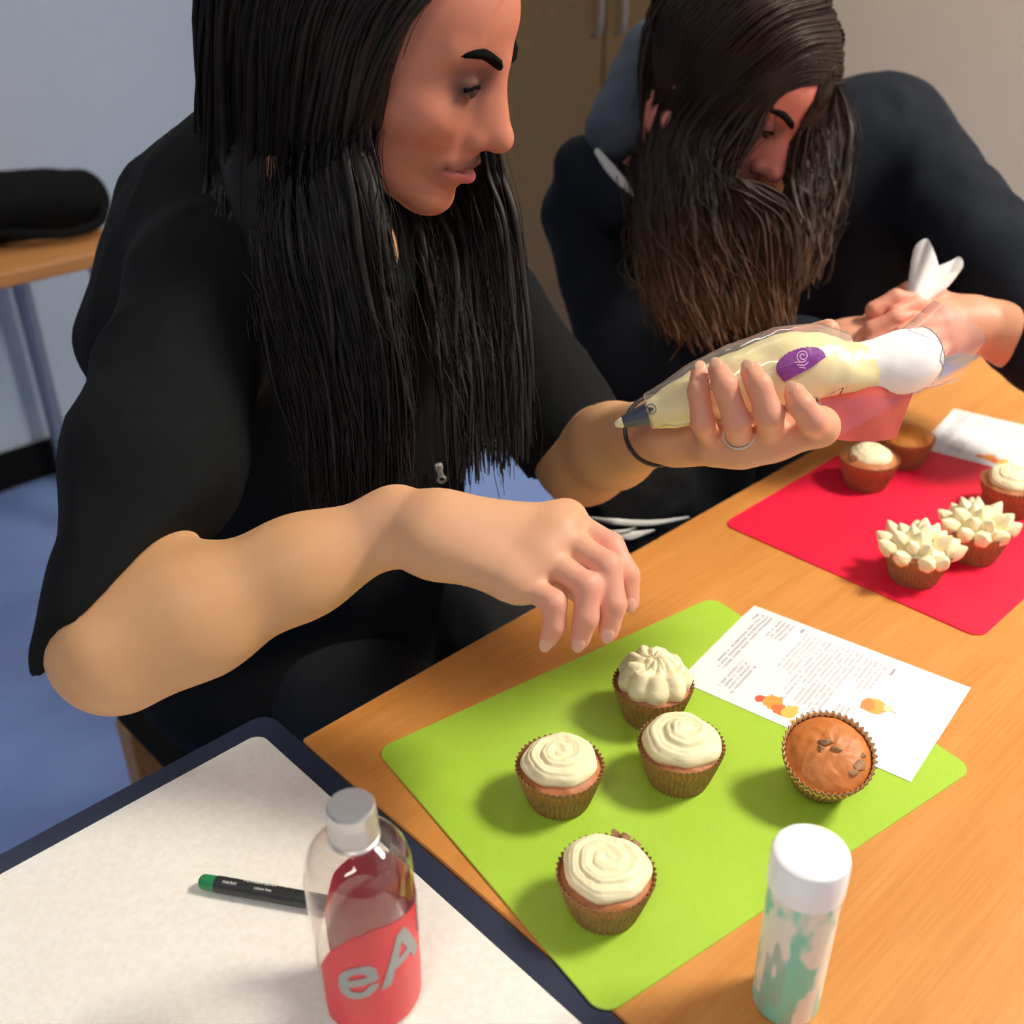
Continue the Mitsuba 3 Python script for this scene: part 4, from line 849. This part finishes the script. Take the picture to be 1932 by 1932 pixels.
L2 = {'index': [(0.4784, 1.1529, 0.9393), (0.4471, 1.1383, 0.9540), (0.4240, 1.1274, 0.9490), (0.4134, 1.1210, 0.9380)], 'middle': [(0.4804, 1.1422, 0.9307), (0.4422, 1.1090, 0.9433), (0.4223, 1.0968, 0.9360), (0.4171, 1.0930, 0.9254)],
      'ring': [(0.4838, 1.1363, 0.9204), (0.4506, 1.1004, 0.9282), (0.4314, 1.0915, 0.9228), (0.4274, 1.0913, 0.9125)], 'pinky': [(0.4899, 1.1365, 0.9108), (0.4708, 1.1072, 0.9100), (0.4559, 1.0968, 0.9019), (0.4494, 1.0958, 0.8943)], 'thumb': [(0.5036, 1.1798, 0.9359), (0.4866, 1.1811, 0.9482), (0.4647, 1.1761, 0.9595), (0.4490, 1.1713, 0.9613)]}
fr = {'pinky': (.0095, .0088, .0078, .0068), 'ring': (.0104, .0096, .0086, .0072), 'middle': (.0108, .0100, .0088, .0074), 'index': (.0108, .0098, .0086, .0072), 'thumb': (.0145, .0125, .0108, .0085)}
arms2 = []
for S_, G_, V_, H_ in ((QR, GR, VR, R2), (QL, GL, VL, L2)):
    F = Field(*bounds_of([S_, G_, V_] + [q for f in H_.values() for q in f], .07), .0032)
    F.cone(S_, G_, .045, .042, .01); F.cone(G_, G_ * .6 + V_ * .4, .042, .038, .02); F.cone(G_ * .6 + V_ * .4, V_, .038, .0265, .02)
    palm(F, V_, [A(*H_[k][0]) for k in ('pinky', 'ring', 'middle', 'index')], .024, .0125); F.cone(V_, H_['thumb'][0], .02, .015, .014)
    for k in H_: finger(F, [A(*q) for q in H_[k]], fr[k])
    arms2.append(relax(F.mesh(), 3))
X2 = unit(QL - QR); Y2 = unit(np.cross(UPZ, X2))
def trunk2(F, g):
    F.cone(QR * .85 + QL * .15, QR * .15 + QL * .85, .064 + g, .064 + g, .03)
    m_ = (QR + QL) / 2
    F.ell(m_ * .80 + HIP2 * .20, A(.17, .115, .17) + g, .05, np.stack([X2, Y2, UPZ])); F.ell(m_ * .45 + HIP2 * .55, A(.155, .115, .2) + g, .05, np.stack([X2, Y2, UPZ])); F.ell(HIP2, A(.185, .14, .13) + g, .06, np.stack([X2, Y2, UPZ]))
K2 = [A(.30, 1.25, .575), A(.48, 1.28, .575)]
def legs2(F, g):
    for s, k_ in zip((-1, 1), K2):
        F.cone(HIP2 + s * .09 * X2, k_, .078 + g, .058 + g, .03); F.cone(k_, A(k_[0], k_[1] + .05, .09), .055 + g, .042 + g, .02)
F = Field(A(-.1, 1.05, .03), A(.75, 1.95, 1.2), .009); trunk2(F, -.012); legs2(F, -.010); F.cone(NK2 - A(0, 0, .05), (HM2 @ A(-.016, 0, -.16, 1))[:3], .054, .050, .03)
F.cone(QR, QR * .5 + GR * .5, .045, .043, .02); F.cone(QL, QL * .5 + GL * .5, .045, .043, .02)
body2 = weld([hw2] + arms2 + [F.mesh()])
tint2 = [([V_, A(*H_['middle'][0])], .06, (.68, .31, .20), .8) for V_, H_ in ((VR, R2), (VL, L2))] + [([A(*q) for q in f], .018, (.72, .28, .19), .8) for H_ in (R2, L2) for f in H_.values()]
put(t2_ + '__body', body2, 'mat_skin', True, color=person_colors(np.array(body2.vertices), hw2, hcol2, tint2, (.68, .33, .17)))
face_parts(t2_, HM2, 1.02)
F = Field(A(-.12, 1.05, .40), A(.85, 1.98, 1.2), .0075)
trunk2(F, .012); F.cone(QR, GR, .060, .058, .04); F.cone(GR, VR * .80 + GR * .20, .058, .042, .03); 
F.cone(QL, GL, .076, .064, .04); F.cone(QL + A(-.02, 0, -.04), (0.5624, 1.4294, 0.9084), .09, .085, .05); F.cone(QL + A(-.05, 0, -.06), (0.4587, 1.4471, 0.8590), .09, .09, .05)
F.cone((0.0926, 1.3568, 1.0627), (0.1430, 1.2916, 1.0298), .032, .034, .03); F.cone(QR * .5 + QL * .5 + A(0, .03, .02), NK2 + A(0, .05, .03), .085, .065, .04)
F.ell(NK2 + A(.02, -.06, .03), (.055, .06, .08), .02, op='sub')
jacket = cloth_folds(relax(F.mesh(), 4), .012, 12, 8, (1, 1, .6))
put(t2_ + '__jacket', jacket, 'mat_jacket', True, label='dark navy jacket')
F = Field(*bounds_of([NK2], .3), .006)
hc = A(*(0.1400, 1.3326, 1.1210)); F.cone(hc - A(.01, 0, .01), A(*(0.1827, 1.4014, 1.1802)), .036, .044, .04); F.cone(hc - A(.005, 0, .02), A(*(0.1241, 1.3423, 1.0977)), .028, .014, .03)
put(t2_ + '__jacket__hood', cloth_folds(relax(F.mesh(), 4), .006, 22, 4), 'mat_hood_grey', True, label='greyish blue hood lining at the neck')
put(t2_ + '__collar', tube([(0.1054, 1.3114, 1.0881), (0.1191, 1.2889, 1.0732), (0.1354, 1.2708, 1.0577), (0.1511, 1.2572, 1.0462)], (.004, .0065, .0060, .003), 30, 10), 'mat_silver', True, label='pale shirt collar edge')
F = Field(A(-.1, 1.05, .04), A(.75, 1.95, .74), .009); F.ell(HIP2 - A(0, 0, .02), A(.20, .155, .12), .06, np.stack([X2, Y2, UPZ])); legs2(F, .008)
put(t2_ + '__trousers', relax(F.mesh(), 3), 'mat_trousers', True, label='black trousers')
F = Field(*bounds_of([(HM2 @ A(x, y, z, 1))[:3] for x in (-.15, .1) for y in (-.11, .11) for z in (-.16, .15)], .02), .005)
RH = HM2[:3, :3].T / 1.02
F.ell((HM2 @ A(-.020, 0, .038, 1))[:3], A(.096, .083, .094) * 1.02, 0, RH)
F.cone((HM2 @ A(-.045, 0, .0, 1))[:3], (HM2 @ A(-.035, 0, -.06, 1))[:3], .050, .035, .03)
F.ell((HM2 @ A(.108, 0, -.03, 1))[:3], A(.080, .075, .110), .01, RH, 'sub')
n2 = [[hl(HM2, .088, .026, .080), (0.2881, 1.2045, 1.1691), (0.2589, 1.1928, 1.1286), (0.2404, 1.1893, 1.0826), (0.2568, 1.1769, 1.0310), (0.2819, 1.1603, 0.9821), (0.3013, 1.1403, 0.9275)],
      [hl(HM2, .060, .015, .110), hl(HM2, .055, -.050, .085), (0.2164, 1.2243, 1.1233), (0.2128, 1.1953, 1.0730), (0.2217, 1.1713, 1.0212), (0.2405, 1.1517, 0.9673), (0.2537, 1.1347, 0.9177)],
      [hl(HM2, .020, .010, .128), hl(HM2, .020, -.070, .085), (0.1892, 1.2587, 1.1229), (0.1811, 1.2210, 1.0675), (0.1839, 1.1884, 1.0109), (0.1950, 1.1587, 0.9594), (0.2151, 1.1305, 0.9104)],
      [hl(HM2, -.030, .005, .130), hl(HM2, -.030, -.075, .080), (0.1704, 1.3111, 1.1137), (0.1589, 1.2588, 1.0530), (0.1593, 1.2183, 1.0027), (0.1711, 1.1782, 0.9532), (0.1871, 1.1446, 0.9148)],
      [hl(HM2, -.055, .0, .118), hl(HM2, -.075, -.065, .060), (0.1693, 1.3216, 1.1119), (0.1591, 1.2751, 1.0613), (0.1608, 1.2374, 1.0158), (0.1704, 1.1988, 0.9589), (0.1825, 1.1727, 0.9235)],
      [hl(HM2, -.085, .0, .095), hl(HM2, -.108, -.030, .050), hl(HM2, -.105, -.045, .0), (0.1696, 1.3183, 1.0761), (0.1637, 1.2667, 1.0265), (0.1696, 1.2257, 0.9755), (0.1799, 1.1883, 0.9306)]]
m2 = [[(0.2242, 1.2219, 1.1292), (0.2353, 1.1953, 1.0869), (0.2512, 1.1815, 1.0690), (0.2714, 1.1731, 1.0405), (0.2818, 1.1574, 0.9770), (0.2906, 1.1374, 0.9225)], [(0.2204, 1.2382, 1.1374), (0.2312, 1.1908, 1.0851), (0.2598, 1.1758, 1.0691), (0.2911, 1.1739, 1.0418), (0.3018, 1.1572, 0.9768), (0.3061, 1.1451, 0.9257)],
      [(0.2194, 1.2517, 1.1407), (0.2299, 1.1945, 1.0815), (0.2713, 1.1802, 1.0668), (0.3111, 1.1850, 1.0410), (0.3187, 1.1728, 0.9838), (0.3159, 1.1557, 0.9342)]]
f2 = [[hl(HM2, .088, .030, .080), (0.3193, 1.2260, 1.1762), (0.3173, 1.2242, 1.1332), (0.3153, 1.2269, 1.0877), (0.3238, 1.2112, 1.0505), (0.3288, 1.1955, 1.0131), (0.3192, 1.1677, 0.9549)],
      [hl(HM2, .055, .020, .112), hl(HM2, .050, .062, .08), (0.3558, 1.2817, 1.1227), (0.3582, 1.2677, 1.0785), (0.3531, 1.2414, 1.0428), (0.3451, 1.2152, 1.0074), (0.3310, 1.1833, 0.9619)],
      [hl(HM2, .010, .015, .128), hl(HM2, .005, .080, .07), (0.4010, 1.3317, 1.1193), (0.3981, 1.3086, 1.0693), (0.3834, 1.2785, 1.0271), (0.3674, 1.2468, 0.9920), (0.3517, 1.2185, 0.9629)]]
o3 = off_scalp(HM2, 1.02, 1.02, True)
hair2 = cat(F.mesh(), locks(n2, 900, 11, r0=.0046, wav=.004, jit=.005, push=o3), locks(m2, 200, 12, r0=.0036, wav=.002, jit=.005), locks(f2, 380, 13, r0=.0046, wav=.004, jit=.005, push=o3),
            locks(n2, 350, 14, r0=.0009, r1=.0004, wav=.012, jit=.010, sides=3, n=26), locks(f2, 200, 15, r0=.0009, r1=.0004, wav=.010, jit=.010, sides=3, n=26))
put(t2_ + '__hair', hair2, 'mat_hair_brown', True, label='long brown hair with lighter tips hanging over the face')
# her piping bag
tb2 = 'piping_bag_001'
note(tb2, 'white piping bag with twisted end sticking up from the bowed person\'s hands', 'piping bag')
put(tb2 + '__filled_bag', bag_mesh([(0.3920, 1.1124, 0.9090), (0.4074, 1.1243, 0.9197), (0.4300, 1.1383, 0.9340), (0.4510, 1.1527, 0.9490)], [(.004, .004), (.016, .016), (.018, .018), (.010, .010)], 40, 32, .004, 8), 'mat_cream_bag', True, label='cream filled part')
Pw = []
n, m = 24, 36; u = np.linspace(0, 1, n)
Ce = spline([(0.4510, 1.1527, 0.9490), (0.4607, 1.1607, 0.9628), (0.4710, 1.1689, 0.9771), (0.4801, 1.1783, 0.9934)], n); Re = spline(np.array([(.009, .009), (.016, .010), (.023, .010), (.027, .011)]), n)
t = np.gradient(Ce, axis=0); t = unit_rows(t); a_ = unit_rows(np.cross(t, FWD)); b_ = np.cross(a_, t); an = np.arange(m) * 2 * np.pi / m
P = Ce[:, None] + ((Re[:, 0, None] + .003 * np.sin(4 * an) * u[:, None]) * np.cos(an))[..., None] * a_[:, None] + ((Re[:, 1, None] + .003 * np.sin(5 * an + 1) * u[:, None]) * np.sin(an))[..., None] * b_[:, None]
P += t[:, None] * (.014 * np.cos(2 * an + .9) * u[:, None] ** 2)[..., None]
put(tb2 + '__twisted_end', grid_mesh(P, wrap=True), 'mat_bag_white', True, label='white open end')

# ---------------------------------------------------------------- dark bag on the lap, chairs, things in the background
tl = 'handbag'
note(tl, 'black shiny bag with silvery creases lying on the front person\'s lap by the table edge', 'bag')
F = Field(*bounds_of([(0.0549, 1.0267, 0.7704), (0.2921, 1.1987, 0.7084)], .22), .005)
F.cone((0.1482, 1.1164, 0.7256), (0.2624, 1.2193, 0.7040), .075, .066, .03, squash=(E2, .5)); F.cone((0.1362, 1.0850, 0.7113), (0.2344, 1.1616, 0.6840), .062, .058, .04, squash=(E2, .5))
hb = cloth_folds(relax(F.mesh(), 3), .014, 16, 6)
put(tl + '__body', hb, 'mat_black_fabric', True)
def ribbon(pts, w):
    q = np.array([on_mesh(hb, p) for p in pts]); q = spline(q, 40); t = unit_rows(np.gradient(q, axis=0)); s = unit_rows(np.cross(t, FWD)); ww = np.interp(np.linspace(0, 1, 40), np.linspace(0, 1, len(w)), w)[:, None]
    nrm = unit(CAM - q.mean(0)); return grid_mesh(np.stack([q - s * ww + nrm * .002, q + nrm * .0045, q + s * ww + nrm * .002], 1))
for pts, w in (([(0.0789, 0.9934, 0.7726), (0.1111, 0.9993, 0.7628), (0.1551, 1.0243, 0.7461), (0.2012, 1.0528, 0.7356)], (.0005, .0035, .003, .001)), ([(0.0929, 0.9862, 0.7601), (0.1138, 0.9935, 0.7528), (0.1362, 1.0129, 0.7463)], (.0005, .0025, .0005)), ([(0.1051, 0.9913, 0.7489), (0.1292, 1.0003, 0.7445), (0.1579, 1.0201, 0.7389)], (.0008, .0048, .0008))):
    put(tl + '__highlight_strip', ribbon(pts, w), 'mat_silver', True, label='silvery strip standing in for a highlight')  # silvery strips stand in for highlights on the shiny bag
def stool(label, c, x, seat_z=.415, w=.16):
    """Square legged wooden stool; c: middle of the seat, x: along one side."""
    t = thing('wooden_stool', label, 'stool'); M = frame(A(c[0], c[1], 0), x, UPZ)
    put(t + '__seat', moved(rbox(2*w + .02, 2*w + .02, .020, .006, center=(0, 0, seat_z - .010)), M), 'mat_black_fabric', 30, label='black padded seat')
    for sx in (-1, 1):
        for sy in (-1, 1): put(t + '__leg', moved(rbox(.044, .044, seat_z - .020, .004, center=(sx*(w - .010), sy*(w - .010), (seat_z - .020) / 2)), M), 'mat_wood_chair', 30)
    for sy in (-1, 1): put(t + '__stretcher', moved(rbox(2*w - .05, .020, .030, .004, center=(0, sy*(w - .010), .16)), M), 'mat_wood_chair', 30)
    return t
stool('wooden stool under the front person, its square leg showing below her elbow', HIP - .028 * E1 + .055 * E2, E1, w=.162)
stool('wooden stool under the second person, hidden behind the front person', HIP2 + .05 * X2, X2, w=.14)
# far table with a dark rucksack, left background
tt = thing('side_table', 'wooden side table with dark bag on it behind the front person at left', 'table')
fa, fb = .29, 2.42
Mt = frame(W(fa, fb, 0), E1, UPZ)
put(tt + '__tabletop', moved(rbox(1.3, .62, .03, .006, center=(0, 0, .725)), Mt), 'mat_wood_edge', 30)
for sx in (-1, 1):
    for sy in (-1, 1): put(tt + '__leg', moved(lathe([(0, 0), (.02, 0), (.022, .709), (0, .709)], 12).apply_translation((sx*.58, sy*.25, 0)), Mt), 'mat_steel', 30)
ru = 'rucksack'; note(ru, 'dark rucksack lying on the side table at the far left', 'bag')
F = Field(A(-.30, -.20, -.02), A(.30, .20, .30), .008); F.cone((-.17, 0, .045), (.17, 0, .045), .06, .06, .03); F.ell((.02, 0, .075), (.16, .08, .045), .04)
rk = relax(F.mesh(), 3); rk.vertices[:, 2] = np.maximum(rk.vertices[:, 2], 0.0)
put(ru + '__body', moved(cloth_folds(rk, .012, 12, 2), Mt @ trimesh.transformations.translation_matrix((.46, -.10, .750))), 'mat_black_fabric', True)
put(ru + '__strap', moved(tube([(.20, -.03, .06), (.17, -.09, .02), (.08, -.11, .012), (-.05, -.06, .03)], .010, 30, 8), Mt @ trimesh.transformations.translation_matrix((.46, -.10, .750))), 'mat_black_fabric', True)
